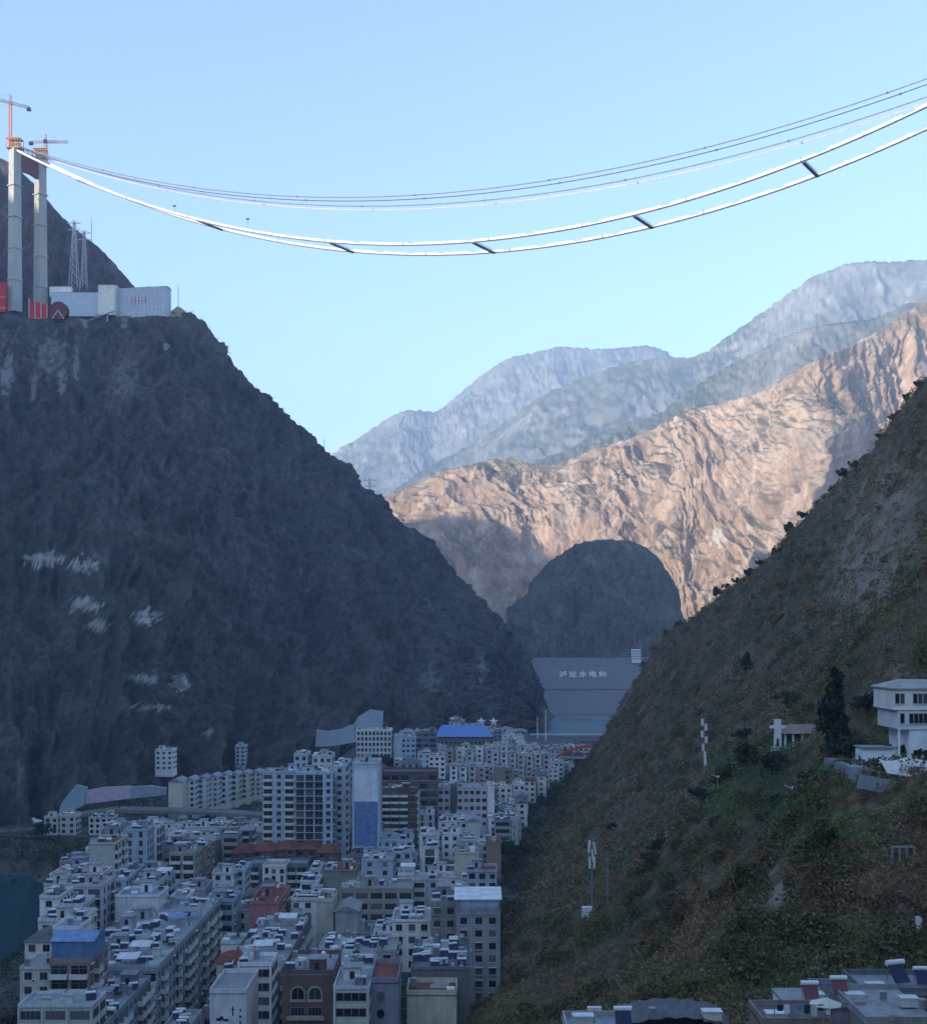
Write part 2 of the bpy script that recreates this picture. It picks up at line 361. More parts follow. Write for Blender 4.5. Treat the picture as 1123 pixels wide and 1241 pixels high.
X, Y = np.meshgrid(gx, gy, indexing='ij'); Z = ground_z(X, Y)+.25*fbm(X/30, Y/30, 2, 3)-.25
k = N('valley_ground'); v = k.coord(); f = k.noise(v, .05, 8); f2 = k.noise(v, .6, 5)
c = k.ramp(f, [(.35, (.055,.058,.05)), (.5, (.09,.09,.085)), (.65, (.13,.13,.125))]); c = k.mix(1, c, k.ramp(f2, [(.3, (.7,.7,.7)), (.7, (1.2,1.2,1.2))]), 'MULTIPLY')
M['ground'] = k.fin(c, .95)
tag(link('ground', mesh_np('ground', np.stack([X, Y, Z], 2).reshape(-1, 3), grid_faces(len(gx), len(gy)), M['ground'], True)), kind='structure')
# water
k = N('river_water'); v = k.coord(); f = k.noise(v, .35, 4); k.bump(f, .25, .3); k.fin((.015,.065,.075), .12); k.b.inputs['Specular IOR Level'].default_value = .5; M['water'] = k.m
k = N('reservoir_water'); v = k.coord(); f = k.noise(v, .2, 4); k.bump(f, .2, .3); k.fin((.10,.20,.24), .2); k.b.inputs['Specular IOR Level'].default_value = .5; M['water2'] = k.m
tag(MB().box(-900, -110, -300, 615, -5.6, -5.3).build('river', M['water']), kind='structure')
tag(MB().box(30, 420, 1250, 1585, -3.0, -2.6).build('reservoir', M['water2']), kind='structure')

# right mountain mesh
ry = np.concatenate([np.linspace(20, 240, 150), np.linspace(240, 620, 260)[1:], np.linspace(620, 1180, 170)[1:]])
rs = np.linspace(0, 1, 330)
Yr, Sr = np.meshgrid(ry, rs, indexing='ij'); Xr = -70+Sr*(300+.25*Yr)+Sr**3*100
Zr = hR(Xr, Yr); Zr = np.where((np.hypot(Xr, Yr) < 26), np.minimum(Zr, 92), Zr)
GR = np.stack([Xr, Yr, Zr], 2); me = mesh_np('right_mountain', GR.reshape(-1, 3), grid_faces(*Xr.shape), M['rock_right'], True)
pxr = HX+GR[..., 0]/GR[..., 1]*F; pyr = HY-(GR[..., 2]-CZ)/GR[..., 1]*F
pal = np.zeros_like(pxr)
for (cx, cy, rx, ry_, s) in [(943,1085,10,26,.8),(925,1140,9,16,.6),(1050,1080,50,10,.5),(1085,1105,30,10,.5),(1050,690,40,70,.35),(1090,640,40,70,.3),(915,1185,9,24,.45),(1060,1060,14,8,.6)]:
    d = np.hypot((pxr-cx)/rx, (pyr-cy)/ry_)+fbm(pxr/8, pyr/8, 90, 4)*.9; pal = np.maximum(pal, s*sstep(-d, -1.2, -.7))
grn = np.clip(.5*sstep(fbm(Xr/45, Yr/45, 91, 4), -.1, .5)+.8*sstep(-np.hypot((pxr-930)/75, (pyr-950)/60), -1.2, -.4), 0, 1)
vattr(me, 'pale', pal); vattr(me, 'green', grn.ravel()); tag(link('right_mountain', me), kind='structure')
def seen_R(x, y):
    """rough test: which part of the picture the slope point falls in"""
    z = hR(x, y); return HX+x/y*F, HY-(z-CZ)/y*F, z

# ------------------------------------------------------------------ vegetation
k = N('foliage'); c = k.attr('Col', 'Color'); v = k.coord(); f = k.noise(v, .9, 3)
c = k.mix(1, c, k.ramp(f, [(.3, (.6,.6,.6)), (.7, (1.4,1.4,1.4))]), 'MULTIPLY'); M['leaf'] = k.fin(c, .9); k.b.inputs['Specular IOR Level'].default_value = .1
def scrub(name, pos, size, col, nleaf, seed, asp=.8, cap=9):
    """leaf clumps: pos (n,3), size (n,), col (n,3)"""
    r = np.random.default_rng(seed); n = len(pos)
    d = r.normal(size=(n, nleaf, 3)); d /= np.linalg.norm(d, axis=2, keepdims=True); d *= r.uniform(.35, 1, (n, nleaf, 1))**.6
    d[..., 2] = d[..., 2]*.9*asp+.45*asp
    cen = pos[:, None]+d*size[:, None, None]
    a = r.normal(size=(n, nleaf, 3)); a /= np.linalg.norm(a, axis=2, keepdims=True)
    b = np.cross(a, r.normal(size=(n, nleaf, 3))); b /= np.linalg.norm(b, axis=2, keepdims=True)
    s = np.minimum(size[:, None]*r.uniform(.11, .24, (n, nleaf)), cap*r.uniform(.6, 1.3, (n, nleaf)))[..., None]
    v0 = cen+a*s; v1 = cen-a*s*.6+b*s*.8; v2 = cen-a*s*.6-b*s*.8
    co = np.stack([v0, v1, v2], 2).reshape(-1, 3); fa = np.arange(len(co)).reshape(-1, 3)
    me = mesh_np(name, co, fa, M['leaf']); cc = np.repeat(col[:, None], nleaf, 1)*r.uniform(.82, 1.2, (n, nleaf, 1))
    vcol(me, 'Col', np.repeat(cc.reshape(-1, 3), 3, 0)); return me
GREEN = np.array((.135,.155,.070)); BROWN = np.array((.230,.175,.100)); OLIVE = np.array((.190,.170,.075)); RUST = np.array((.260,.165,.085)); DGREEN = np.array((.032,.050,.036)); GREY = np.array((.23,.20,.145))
def slope_points(n, ylo, yhi, seed):
    r = np.random.default_rng(seed); out = []
    y = ylo+(yhi-ylo)*r.random(n)**1.15; x = r.uniform(-.02, .42, n)*y+r.uniform(-4, 4, n)
    z = hR(x, y); ok = (z > 0.5)&(z < 330)
    for (cx, cy, rr, zz) in flat_spots: ok &= np.hypot(x-cx, y-cy) > rr*1.0
    px = HX+x/y*F; py = HY-(z-CZ)/y*F
    bare = np.hypot((px-940)/12, (py-1090)/40) < 1
    ok &= ~bare
    return x[ok], y[ok], z[ok]
def slope_color(x, y, z, r):
    n1 = fbm(x/28, y/28, 201, 4); n2 = fbm(x/60, y/60, 202, 4); px = HX+x/y*F; py = HY-(z-CZ)/y*F
    c = np.where((n1 > .12)[:, None], GREEN, np.where((n1 > -.12)[:, None], OLIVE, BROWN))
    c = np.where(((n2 > .25)&(r.random(len(x)) > .6))[:, None], RUST, c)
    c = np.where((r.random(len(x)) < .14)[:, None], GREY, c)
    g = ((np.hypot((px-930)/75, (py-955)/60)+.4*n1 < 1)|(np.hypot((px-1000)/70, (py-1000)/30)+.6*n1 < .9))&(r.random(len(x)) < .85)
    c = np.where(g[:, None], np.array((.12,.20,.065)), c)
    h = sstep(y, 500, 800)[:, None]*.5; c = c*(1-h)+h*np.array((.125,.095,.055)); return c
x, y, z = slope_points(15000, 110, 420, 5); r5 = np.random.default_rng(9)
tag(link('slope_scrub', scrub('slope_scrub', np.stack([x, y, z-.2], 1), r5.uniform(.6, 1.9, len(x)), slope_color(x, y, z, r5), 62, 6, cap=.22)), 'dry brown and green brush covering the near right slope', 'scrub', kind='stuff')
x, y, z = slope_points(16000, 400, 1080, 15)
tag(link('slope_scrub', scrub('slope_scrub', np.stack([x, y, z-.3], 1), r5.uniform(1.1, 3.2, len(x)), slope_color(x, y, z, r5), 34, 16)), 'brown scrub on the far upper part of the right slope', 'scrub', kind='stuff')
x, y, z = slope_points(3600, 108, 185, 45)
tag(link('slope_scrub', scrub('slope_scrub', np.stack([x, y, z-.1], 1), r5.uniform(.5, 1.4, len(x)), slope_color(x, y, z, r5), 150, 46, cap=.13)), 'dense dry brush right above the bottom right roofs', 'scrub', kind='stuff')
x, y, z = slope_points(3400, 130, 950, 25); n3 = fbm(x/30, y/30, 205, 3); k3 = n3 > .0; x, y, z = x[k3], y[k3], z[k3]
cb = np.where((r5.random(len(x)) < .45)[:, None], GREEN*.8, np.where((r5.random(len(x)) < .5)[:, None], OLIVE*.85, BROWN*.75))
tag(link('slope_bushes', scrub('slope_bushes', np.stack([x, y, z-.4], 1), r5.uniform(1.6, 3.6, len(x)), cb*.75, 210, 7, cap=.36)), 'larger green and olive bushes on the right slope', 'bushes', kind='stuff')
# bushes on the left mountain
ii = rng.integers(0, GL.shape[0], 15000); jj = rng.integers(20, GL.shape[1]-30, 15000); p = GL[ii, jj]+rng.normal(size=(15000, 3))*2*np.array((1, 1, 0))
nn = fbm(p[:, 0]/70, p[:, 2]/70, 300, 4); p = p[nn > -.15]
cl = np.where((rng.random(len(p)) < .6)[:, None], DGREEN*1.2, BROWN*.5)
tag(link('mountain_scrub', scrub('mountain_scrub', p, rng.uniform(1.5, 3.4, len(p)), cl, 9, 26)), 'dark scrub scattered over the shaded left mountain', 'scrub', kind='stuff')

def tree_mesh(h, w, seed, col, n=900, kind='round'):
    r = np.random.default_rng(seed); nc = 16 if kind == 'round' else 26
    if kind == 'round':
        cc = r.normal(size=(nc, 3))*np.array((w*.27, w*.27, h*.16))+np.array((0, 0, h*.64)); cs = r.uniform(.16, .30, nc)*w
    else:
        t = r.uniform(.1, 1, nc)**.8; cc = np.stack([r.normal(size=nc)*w*.22*(1.1-t), r.normal(size=nc)*w*.22*(1.1-t), h*(.08+.88*t)], 1); cs = w*.30*(1.15-t)+.3
    k = r.integers(0, nc, n); d = r.normal(size=(n, 3)); d /= np.linalg.norm(d, axis=1, keepdims=True); d *= r.uniform(.5, 1, (n, 1))
    cen = cc[k]+d*cs[k][:, None]*np.array((1, 1, .8)); a = r.normal(size=(n, 3)); a /= np.linalg.norm(a, axis=1, keepdims=True)
    b = np.cross(a, r.normal(size=(n, 3))); b /= np.linalg.norm(b, axis=1, keepdims=True); s = r.uniform(.05, .10, (n, 1))*w
    co = np.stack([cen+a*s, cen-a*s*.6+b*s*.8, cen-a*s*.6-b*s*.8], 1).reshape(-1, 3)
    me = mesh_np('crown', co, np.arange(len(co)).reshape(-1, 3), M['leaf'])
    vcol(me, 'Col', np.repeat(np.array(col)*r.uniform(.55, 1.5, (n, 1)), 3, 0))
    tb = MB(); tb.tube((0, 0, -1.5), (w*.02, 0, h*.55), h*.022+.08, 7, 0, h*.012+.04)
    for q in range(5):
        a_ = q*1.26+seed; tb.tube((w*.015, 0, h*(.3+.05*q)), (math.cos(a_)*w*.24, math.sin(a_)*w*.24, h*(.55+.06*q)), h*.009+.03, 5, 0, .03)
    return me, tb.mesh('trunk', M['bark'])
TM = [tree_mesh(7, 5.5, 1, DGREEN*1.2), tree_mesh(7, 6, 2, GREEN*.5), tree_mesh(8, 5, 3, DGREEN, kind='tall'), tree_mesh(6, 5, 4, OLIVE*.45), tree_mesh(7, 6, 5, RUST*.5, 500)]
def tree(name, x, y, z, mi, sc, label, group=None, rz=0):
    t = thing(name, label, 'tree', (x, y, z), rz or random.uniform(0, 6), group); t.scale = (sc, sc, sc*random.uniform(.9, 1.15))
    link('crown', TM[mi][0], t); link('trunk', TM[mi][1], t); return t
for d_, q_ in ((880,8),): pass
# trees standing along the skyline of the right slope and a few large ones on it
def on_slope(px, D):
    x = Xat(px, D); return x, D, float(hR(x, D))
def skyline(px):
    """farthest visible slope point straight above this picture column"""
    ys = np.arange(150, 1120, 4.); xs = (px-HX)/F*ys; zs = hR(xs, ys); el = (zs-CZ)/ys; i = int(np.argmax(el)); return xs[i], ys[i], zs[i]
sk = [(1112,.8),(1098,1.0),(1082,.9),(1066,.8),(1048,.7),(1036,1),(1022,1.1),(1008,.7),(990,.8),(972,1),(955,1.2),(938,1),(921,.8),(906,1.1),(893,.9),(880,.8),(868,1.1),(852,.8),(838,.7),(822,.9),(806,.8),(792,.7),(780,.7)]
side = ['tallest','small','thin','squat','dark','bushy','leaning','rounded','low','broad']
for i, (px, sc) in enumerate(sk):
    x, y, z = skyline(px)
    tree('tree', float(x), float(y), float(z)-1.2, [0, 1, 3][i % 3], sc*random.uniform(.75, 1.05), '%s dark tree on the right slope skyline, %s from the lower end' % (side[i % 10], ['%dth' % (len(sk)-i), '1st', '2nd', '3rd'][len(sk)-i if len(sk)-i < 4 else 0]), 'trees along the skyline of the right slope')
where = [(905,755,560,2,1.3,'tall dark conifer just below the skyline of the right slope'),
 (1012,945,222,2,(1.35,2.3),'very tall dark tree left of the white three storey house'),
 (1024,945,216,0,.8,'broad dark tree beside the house terrace, right of the very tall one'),
 (1004,950,232,1,.7,'dark tree left of and below the very tall tree near the white house'),
 (800,1085,330,0,.9,'green bushy tree right of the mast with two poles'),(790,1110,300,3,.9,'olive tree low on the slope right of the tall concrete pole'),
 (860,1010,360,0,1.1,'dark green tree in the middle of the right slope below the radio pole'),(880,1040,330,1,1.0,'green tree in the middle of the right slope, lower of a pair'),
 (905,975,300,1,1.0,'bright green tree below the stone cross on the slope'),(935,965,285,0,.95,'dark green tree below the small shrine with white posts'),
 (980,960,260,1,1.0,'green tree under the shrine terrace edge'),(1105,1075,210,0,.8,'dark green tree at the right edge above the pale rocks'),
 (740,1010,520,0,.8,'dark tree at the shaded left foot of the right slope'),(1070,1010,230,4,.9,'rust brown tree below the road of the white house'),
 (1000,1130,190,1,.8,'green tree above the flat roofs at the lower right'),(900,1150,200,3,.8,'olive tree left of the rooftop solar heaters'),
 (830,1170,220,4,.8,'bare brown tree above the dark roof at the bottom'),(760,1180,240,1,.7,'green tree above the bottom edge rooftop lamp'),(1060,1000,240,1,.9,'green tree under the sloping road wall'),
 (848,985,420,0,1,'dark tree standing just below the radio mast'),(1090,770,260,1,1,'tree on the slope above the roof of the white house'),(1050,800,270,0,1,'dark tree behind the left corner of the white house'),(900,860,480,0,1,'dark green tree left of and above the stone cross'),(960,830,430,1,1.1,'green tree on the slope above the shrine')]
for px, py, D, mi, sc, lab in where:
    x, y, z = on_slope(px, D); s1, s2 = sc if isinstance(sc, tuple) else (sc, sc); tree('tree', x, y, z-.4, mi, s1, lab).scale = (s1, s1, s2)

# ------------------------------------------------------------------ building parts with shared meshes
def win_mesh(w, h, mull=1, cage=False):
    b = MB(); t = .07
    b.box(-w/2+t, w/2-t, -.02, .0, t, h-t, 1)
    b.box(-w/2, w/2, -.06, 0, 0, t, 0); b.box(-w/2, w/2, -.06, 0, h-t, h, 0)
    b.box(-w/2, -w/2+t, -.06, 0, t, h-t, 0); b.box(w/2-t, w/2, -.06, 0, t, h-t, 0)
    for i in range(mull): xx = -w/2+(i+1)*w/(mull+1); b.box(xx-.03, xx+.03, -.05, 0, t, h-t, 0)
    b.box(-w/2-.1, w/2+.1, -.16, 0, -.1, -.002, 2)
    if cage:
        b.box(-w/2-.1, w/2+.1, -.5, 0, -.14, -.1, 0); b.box(-w/2-.1, w/2+.1, -.5, 0, h+.05, h+.1, 2)
        for i in range(5): xx = -w/2+i*w/4; b.box(xx-.02, xx+.02, -.5, -.46, -.1, h+.05, 0)
        b.box(-w/2, w/2, -.5, -.46, h*.45, h*.45+.05, 0)
    return b.mesh('window', [M['frame'], M['glass'], M['offwhite']])
def balc_mesh(w, h, rail, roof=False):
    b = MB(); d = 1.15
    b.box(-w/2, w/2, -d, 0, -.14, 0, 0)
    if rail == 'solid': b.box(-w/2, w/2, -d, -d+.1, 0, 1.0, 0); b.box(-w/2, -w/2+.1, -d+.1, 0, 0, 1.0, 0); b.box(w/2-.1, w/2, -d+.1, 0, 0, 1.0, 0)
    else:
        for i in range(8): xx = -w/2+.04+i*(w-.08)/7; b.box(xx-.025, xx+.025, -d, -d+.05, 0, 1.0, 2)
        b.box(-w/2, w/2, -d, -d+.06, 1.0, 1.07, 2)
    b.box(-w/2+.15, w/2-.15, -.03, 0, .02, h-.45, 1)
    b.box(-.04, .04, -.07, -.03, .02, h-.45, 2); b.box(-w/2+.15, w/2-.15, -.07, -.03, h-1.1, h-1.03, 2)
    return b.mesh('balcony', [M['offwhite'], M['glass'], M['frame']])
WIN = {'a': win_mesh(1.5, 1.5), 'b': win_mesh(1.9, 1.7, 2), 'c': win_mesh(1.6, 1.5, 1, True), 'd': win_mesh(1.1, 1.5, 1), 'tall': win_mesh(1.2, 2.1, 1), 'wide': win_mesh(2.6, 1.7, 3)}
WW = {'a': 1.5, 'b': 1.9, 'c': 1.8, 'd': 1.1, 'tall': 1.2, 'wide': 2.6}
M['leafbox'] = simple('planter_leaves', (.05,.08,.035), .9); M['heatblue'] = simple('faded_blue_cloth', (.12,.18,.32), .8)
BAL = {'solid': balc_mesh(3.0, 3.0, 'solid'), 'rail': balc_mesh(3.0, 3.0, 'rail')}
def tank_mesh():
    b = MB(); b.tube((0, 0, .5), (0, 0, 2.0), .65, 10, 0); b.tube((0, 0, 2.0), (0, 0, 2.25), .65, 10, 0, .1)
    for i in range(4): a = i*math.pi/2; b.tube((math.cos(a)*.5, math.sin(a)*.5, 0), (math.cos(a)*.5, math.sin(a)*.5, .6), .05, 4, 0)
    return b.mesh('water_tank', M['steel'])
def heater_mesh():
    b = MB(); b.tube((-1.0, .5, 1.35), (1.0, .5, 1.35), .27, 8, 0)
    b.add([(-.95, -.7, .15), (.95, -.7, .15), (.95, .45, 1.15), (-.95, .45, 1.15), (-.95, -.65, .08), (.95, -.65, .08), (.95, .5, 1.08), (-.95, .5, 1.08)],
          [(0,1,2,3),(7,6,5,4),(0,4,5,1),(1,5,6,2),(2,6,7,3),(3,7,4,0)], 1)
    for x in (-.9, .9): b.bar((x, .6, 0), (x, .55, 1.2), .05, mi=2)
    return b.mesh('solar_heater', [M['white_metal'], M['solar'], M['steel']])
TANK = tank_mesh(); HEAT = heater_mesh()
b = MB(); b.box(-.45, .45, -.35, 0, 0, .7, 0); b.box(-.3, .1, -.37, -.35, .12, .58, 1); ACM = b.mesh('air_conditioner', [M['white_metal'], M['dark']])
def stair_mesh(w, d, h, wm):
    b = MB(); b.box(-w/2, w/2, -d/2, d/2, 0, h, 0); b.box(-w/2-.3, w/2+.3, -d/2-.3, d/2+.3, h, h+.15, 1); b.box(-.5, .5, -d/2-.03, -d/2, .02, 2, 2)
    return b.mesh('stair_head', [M[wm], M['roof_grey'], M['dark']])
def canopy_mesh(w, d, h, mat):
    b = MB(); b.add([(-w/2, -d/2, h), (w/2, -d/2, h), (w/2, d/2, h+.5), (-w/2, d/2, h+.5), (-w/2, -d/2, h+.08), (w/2, -d/2, h+.08), (w/2, d/2, h+.58), (-w/2, d/2, h+.58)],
        [(3,2,1,0),(4,5,6,7),(0,1,5,4),(1,2,6,5),(2,3,7,6),(3,0,4,7)], 0)
    for x in (-w/2+.2, w/2-.2):
        for y in (-d/2+.2, d/2-.2): b.box(x-.06, x+.06, y-.06, y+.06, 0, h+(.5 if y > 0 else .0), 1)
    return b.mesh('roof_canopy', [mat, M['steel']])
CLUT = []
for nm_, f_ in (('planter', lambda b: (b.box(-.9,.9,-.3,.3,0,.5,0), b.box(-.8,.8,-.25,.25,.5,1.1,3))), ('roof_hutch', lambda b: (b.box(-1.0,1.0,-.8,.8,0,1.5,1), b.box(-1.15,1.15,-.95,.95,1.5,1.6,2))), ('clothes_rack', lambda b: (b.box(-1.1,-1.04,-.03,.03,0,1.7,2), b.box(1.04,1.1,-.03,.03,0,1.7,2), b.box(-1.1,1.1,-.03,.03,1.7,1.75,2), b.box(-.9,-.3,-.04,.04,.8,1.69,1), b.box(-.15,.35,-.04,.04,.95,1.69,4), b.box(.5,.9,-.04,.04,.9,1.69,5))),
  ('vent_pipe', lambda b: (b.tube((0,0,0),(0,0,1.4),.16,6,2), b.box(-.4,.4,-.25,.25,0,.6,1))), ('low_wall', lambda b: (b.box(-1.5,1.5,-.1,.1,0,1.0,1), b.box(1.3,1.5,.1,1.6,0,1.0,1))), ('white_tank', lambda b: (b.tube((-.8,0,.9),(.8,0,.9),.5,8,5), b.box(-.7,-.5,-.3,.3,0,.6,2), b.box(.5,.7,-.3,.3,0,.6,2)))):
    b = MB(); f_(b); CLUT.append((nm_, b.mesh(nm_, [M['concrete'], M['offwhite'], M['steel'], M['leafbox'], M['heatblue'], M['white_metal']])))
STAIR = {}; CAN = {}
def get_stair(wm):
    if wm not in STAIR: STAIR[wm] = stair_mesh(3.2, 3.6, 2.7, wm)
    return STAIR[wm]
def get_can(mk):
    if mk not in CAN: CAN[mk] = canopy_mesh(5, 4, 2.4, M[mk])
    return CAN[mk]

prints = []            # footprints taken: x0,x1,y0,y1
rects = []             # picture rectangles that must stay visible: l,r,top,bottom,D
BL = []                # records for labels
def building(kind, cx, y0, w, d, z0, z1, wall, style='plain', win='a', fh=3.1, roof='flat', rz=0, label=None, cat='building', group=None, far=False,
             bays=None, top='random', side=True, side_style=None, wall2=None, split=None, rmat='roof_grey', seed=None):
    r = random.Random(seed if seed is not None else int(cx*13+y0*7)); H = z1-z0
    t = thing(kind, label, cat, (cx, y0, z0), rz, group)
    b = MB(); b.box(-w/2, w/2, 0, d, -4, H, 0)
    if split: b = MB(); b.box(-w/2, w/2, 0, d, -4, H*split, 1); b.box(-w/2, w/2, 0, d, H*split, H, 0)
    nf = max(1, int(round(H/fh))); fh = H/nf
    if style in ('slab', 'frame') or (style == 'plain' and r.random() < .6):
        for i in range(1, nf): b.box(-w/2-.06, w/2+.06, -.07, d+.06, i*fh-.12, i*fh, 0)
    b.build('wall', [M[wall], M[wall2 or wall]], t)
    # roof
    if roof == 'flat':
        q = MB(); q.box(-w/2-.12, w/2+.12, -.15, d+.12, H, H+.14, 0); ph_ = r.choice([.6, .9, 1.0]); e = .15
        q.box(-w/2-.05, w/2+.05, -.08, e-.08, H+.14, H+.14+ph_, 1); q.box(-w/2-.05, w/2+.05, d-e+.05, d+.05, H+.14, H+.14+ph_, 1)
        q.box(-w/2-.05, -w/2+e-.05, e-.08, d-e+.05, H+.14, H+.14+ph_, 1); q.box(w/2-e+.05, w/2+.05, e-.08, d-e+.05, H+.14, H+.14+ph_, 1)
        q.build('roof', [M[rmat], M[wall]], t)
    elif roof == 'gable_x' or roof == 'gable_y':
        q = MB(); hr = (d if roof == 'gable_x' else w)*.26
        if roof == 'gable_y': q.prism([(-w/2-.4, H+.01), (w/2+.4, H+.01), (0, H+hr)], -.4, d+.4, 0)
        else:
            q.add([(-w/2-.4, -.4, H+.01), (w/2+.4, -.4, H+.01), (w/2+.4, d+.4, H+.01), (-w/2-.4, d+.4, H+.01), (-w/2-.4, d/2, H+hr), (w/2+.4, d/2, H+hr)],
                  [(0,1,5,4),(2,3,4,5),(0,4,3),(1,2,5),(3,2,1,0)], 0)
        q.build('roof', M[rmat], t)
    elif roof == 'hip':
        q = MB(); hr = min(w, d)*.22; m = min(w, d)*.35
        q.add([(-w/2-.5, -.5, H+.01), (w/2+.5, -.5, H+.01), (w/2+.5, d+.5, H+.01), (-w/2-.5, d+.5, H+.01), (-w/2+m, m, H+hr), (w/2-m, m, H+hr), (w/2-m, d-m, H+hr), (-w/2+m, d-m, H+hr)],
              [(0,1,5,4),(1,2,6,5),(2,3,7,6),(3,0,4,7),(4,5,6,7),(3,2,1,0)], 0); q.build('roof', M[rmat], t)
    # facades
    faces = [('f', w, 0, (lambda s, off=0: (s, -.002-off)))]
    if cx+w/2 < y0*.002+2 and side: faces.append(('r', d, math.pi/2, (lambda s, off=0: (w/2+.002+off, d/2+s))))
    if cx-w/2 > -2 and side: faces.append(('l', d, -math.pi/2, (lambda s, off=0: (-w/2-.002-off, d/2-s))))
    nrec = 0
    if far:
        q = MB()
        for (nm, L, rot, pos) in faces:
            st = style if nm == 'f' else (side_style or style)
            if st == 'blank': continue
            nb = max(1, int(L/3.0)); bw = L/nb; ww = min(bw*.55, 1.7)
            for i in range(nb):
                s = -L/2+(i+.5)*bw
                for f_ in range(nf):
                    zb = f_*fh+.9; x_, y_ = pos(s)
                    if nm == 'f': q.box(x_-ww/2, x_+ww/2, -.08, .0, zb, zb+1.5, 0); q.box(x_-ww/2-.1, x_+ww/2+.1, -.2, 0, zb-.12, zb-.01, 1)
                    elif nm == 'r': q.box(x_, x_+.08, y_-ww/2, y_+ww/2, zb, zb+1.5, 0); q.box(x_, x_+.2, y_-ww/2-.1, y_+ww/2+.1, zb-.12, zb-.01, 1)
                    else: q.box(x_-.08, x_, y_-ww/2, y_+ww/2, zb, zb+1.5, 0); q.box(x_-.2, x_, y_-ww/2-.1, y_+ww/2+.1, zb-.12, zb-.01, 1)
        if q.v: tag(q.build('windows', [M['glass'], M[wall]], t), kind='stuff')
    else:
        for (nm, L, rot, pos) in faces:
            st = style if nm == 'f' else (side_style or style)
            if st == 'blank': continue
            wd = {'balcony': 3.5, 'frame': 4.4, 'slab': 3.0}.get(st, 2.9)
            nb = (bays if bays and nm == 'f' else max(1, int(L/wd))); bw = L/nb
            cols = [r.random() for _ in range(nb)]
            for i in range(nb):
                s = -L/2+(i+.5)*bw
                isb = st == 'balcony' and (cols[i] < .62 or nb < 3)
                for f_ in range(nf):
                    if z0+(f_+1)*fh < 4 and y0 > 420: continue
                    if isb:
                        x_, y_ = pos(s); o = link('balcony', BAL['solid' if (int(cx) % 3) else 'rail'], t, (x_, y_, f_*fh+.06), rot); sc = min(1.25, (bw-.3)/3.0); o.scale = (sc, 1, fh/3.0*.97)
                    elif st == 'frame':
                        x_, y_ = pos(s); o = link('window', WIN['wide'], t, (x_, y_, f_*fh+.8), rot); o.scale = ((bw-.9)/2.6, 1, (fh-1.35)/1.7)
                    else:
                        k_ = win if r.random() < .8 else ('c' if win == 'a' else 'a')
                        if st == 'sparse' and (i+f_*3+int(cols[i]*5)) % 3 == 0: continue
                        x_, y_ = pos(s+(cols[i]-.5)*.3); o = link('window', WIN[k_], t, (x_, y_, f_*fh+.95), rot); o.scale = (min(1.1, (bw-.4)/WW[k_]), 1, min(1.1, (fh-1.3)/1.5))
                        if r.random() < .12: x_, y_ = pos(s+bw*.42); link('air_conditioner', ACM, t, (x_, y_, f_*fh+.5), rot)
                    nrec += 1
            if st == 'frame':
                q = MB()
                for i in range(nb+1):
                    s = -L/2+i*bw; s = max(-L/2+.2, min(L/2-.2, s)); x_, y_ = pos(s)
                    if nm == 'f': q.box(x_-.2, x_+.2, -.45, -.07, 0, H)
                q.v and q.build('pillars', M[wall], t)
    feats = []
    if roof == 'flat' and top:
        items = []
        if True: items = ['clut']*int(w*d/26)
        if top == 'random':
            if w > 6 and d > 6: items.insert(0, 'stair')
            items += ['heat']*r.choice([1, 2, 3, 4, 5]) + ['tank']*r.choice([0, 0, 1, 2])
            if r.random() < .3: items.append(r.choice(['can_white', 'can_white', 'can_blue', 'can_grey']))
        else: items = list(top)+items
        spots = [(a, c_) for a in np.arange(-w/2+1.2, w/2-1.0, 1.9) for c_ in np.arange(1.2, d-1.0, 1.9)]; r.shuffle(spots)
        used = []
        for it in items:
            rad = 2.6 if it == 'stair' or it.startswith('can') else .9
            for (a, c_) in spots:
                if rad > 2 and (abs(a) > w/2-1.8 or not 2.2 < c_ < d-2): continue
                if all(math.hypot(a-u, c_-v_) > rad+ru for u, v_, ru in used):
                    used.append((a, c_, rad)); z_ = H+.14
                    if it == 'stair': link('stair_head', get_stair(wall), t, (a, c_, z_))
                    elif it == 'heat': link('solar_heater', HEAT, t, (a, c_, z_), r.choice([0, 0, .4]))
                    elif it == 'tank': link('water_tank', TANK, t, (a, c_, z_))
                    elif it == 'clut': nm_, m_ = CLUT[r.randrange(len(CLUT))]; link(nm_, m_, t, (a, c_, z_), r.choice([0, math.pi/2, .5]))
                    else: link('roof_canopy', get_can({'can_white': 'tile_white', 'can_blue': 'roof_blue2', 'can_grey': 'roof_grey'}[it]), t, (a, c_, z_))
                    it != 'clut' and feats.append(it); break
    prints.append((cx-w/2, cx+w/2, y0, y0+d)); BL.append((t, wall, nf, feats, cx, y0, z1, style, roof, rmat))
    return t
def hero(kind, l, r_, yt, yb, D, dep, wall, style='plain', z0=None, **k):
    x0, x1 = Xat(l, D), Xat(r_, D); z1 = Zat(yt, D); cx = (x0+x1)/2
    if z0 is None: z0 = float(ground_z(cx, D+dep/2))-.3
    rects.append((l, r_, yt, yb, D)); return building(kind, cx, D, x1-x0, dep, z0, z1, wall, style, **k)
A = 'apartment_building'; HS = 'house'; BD = 'building'
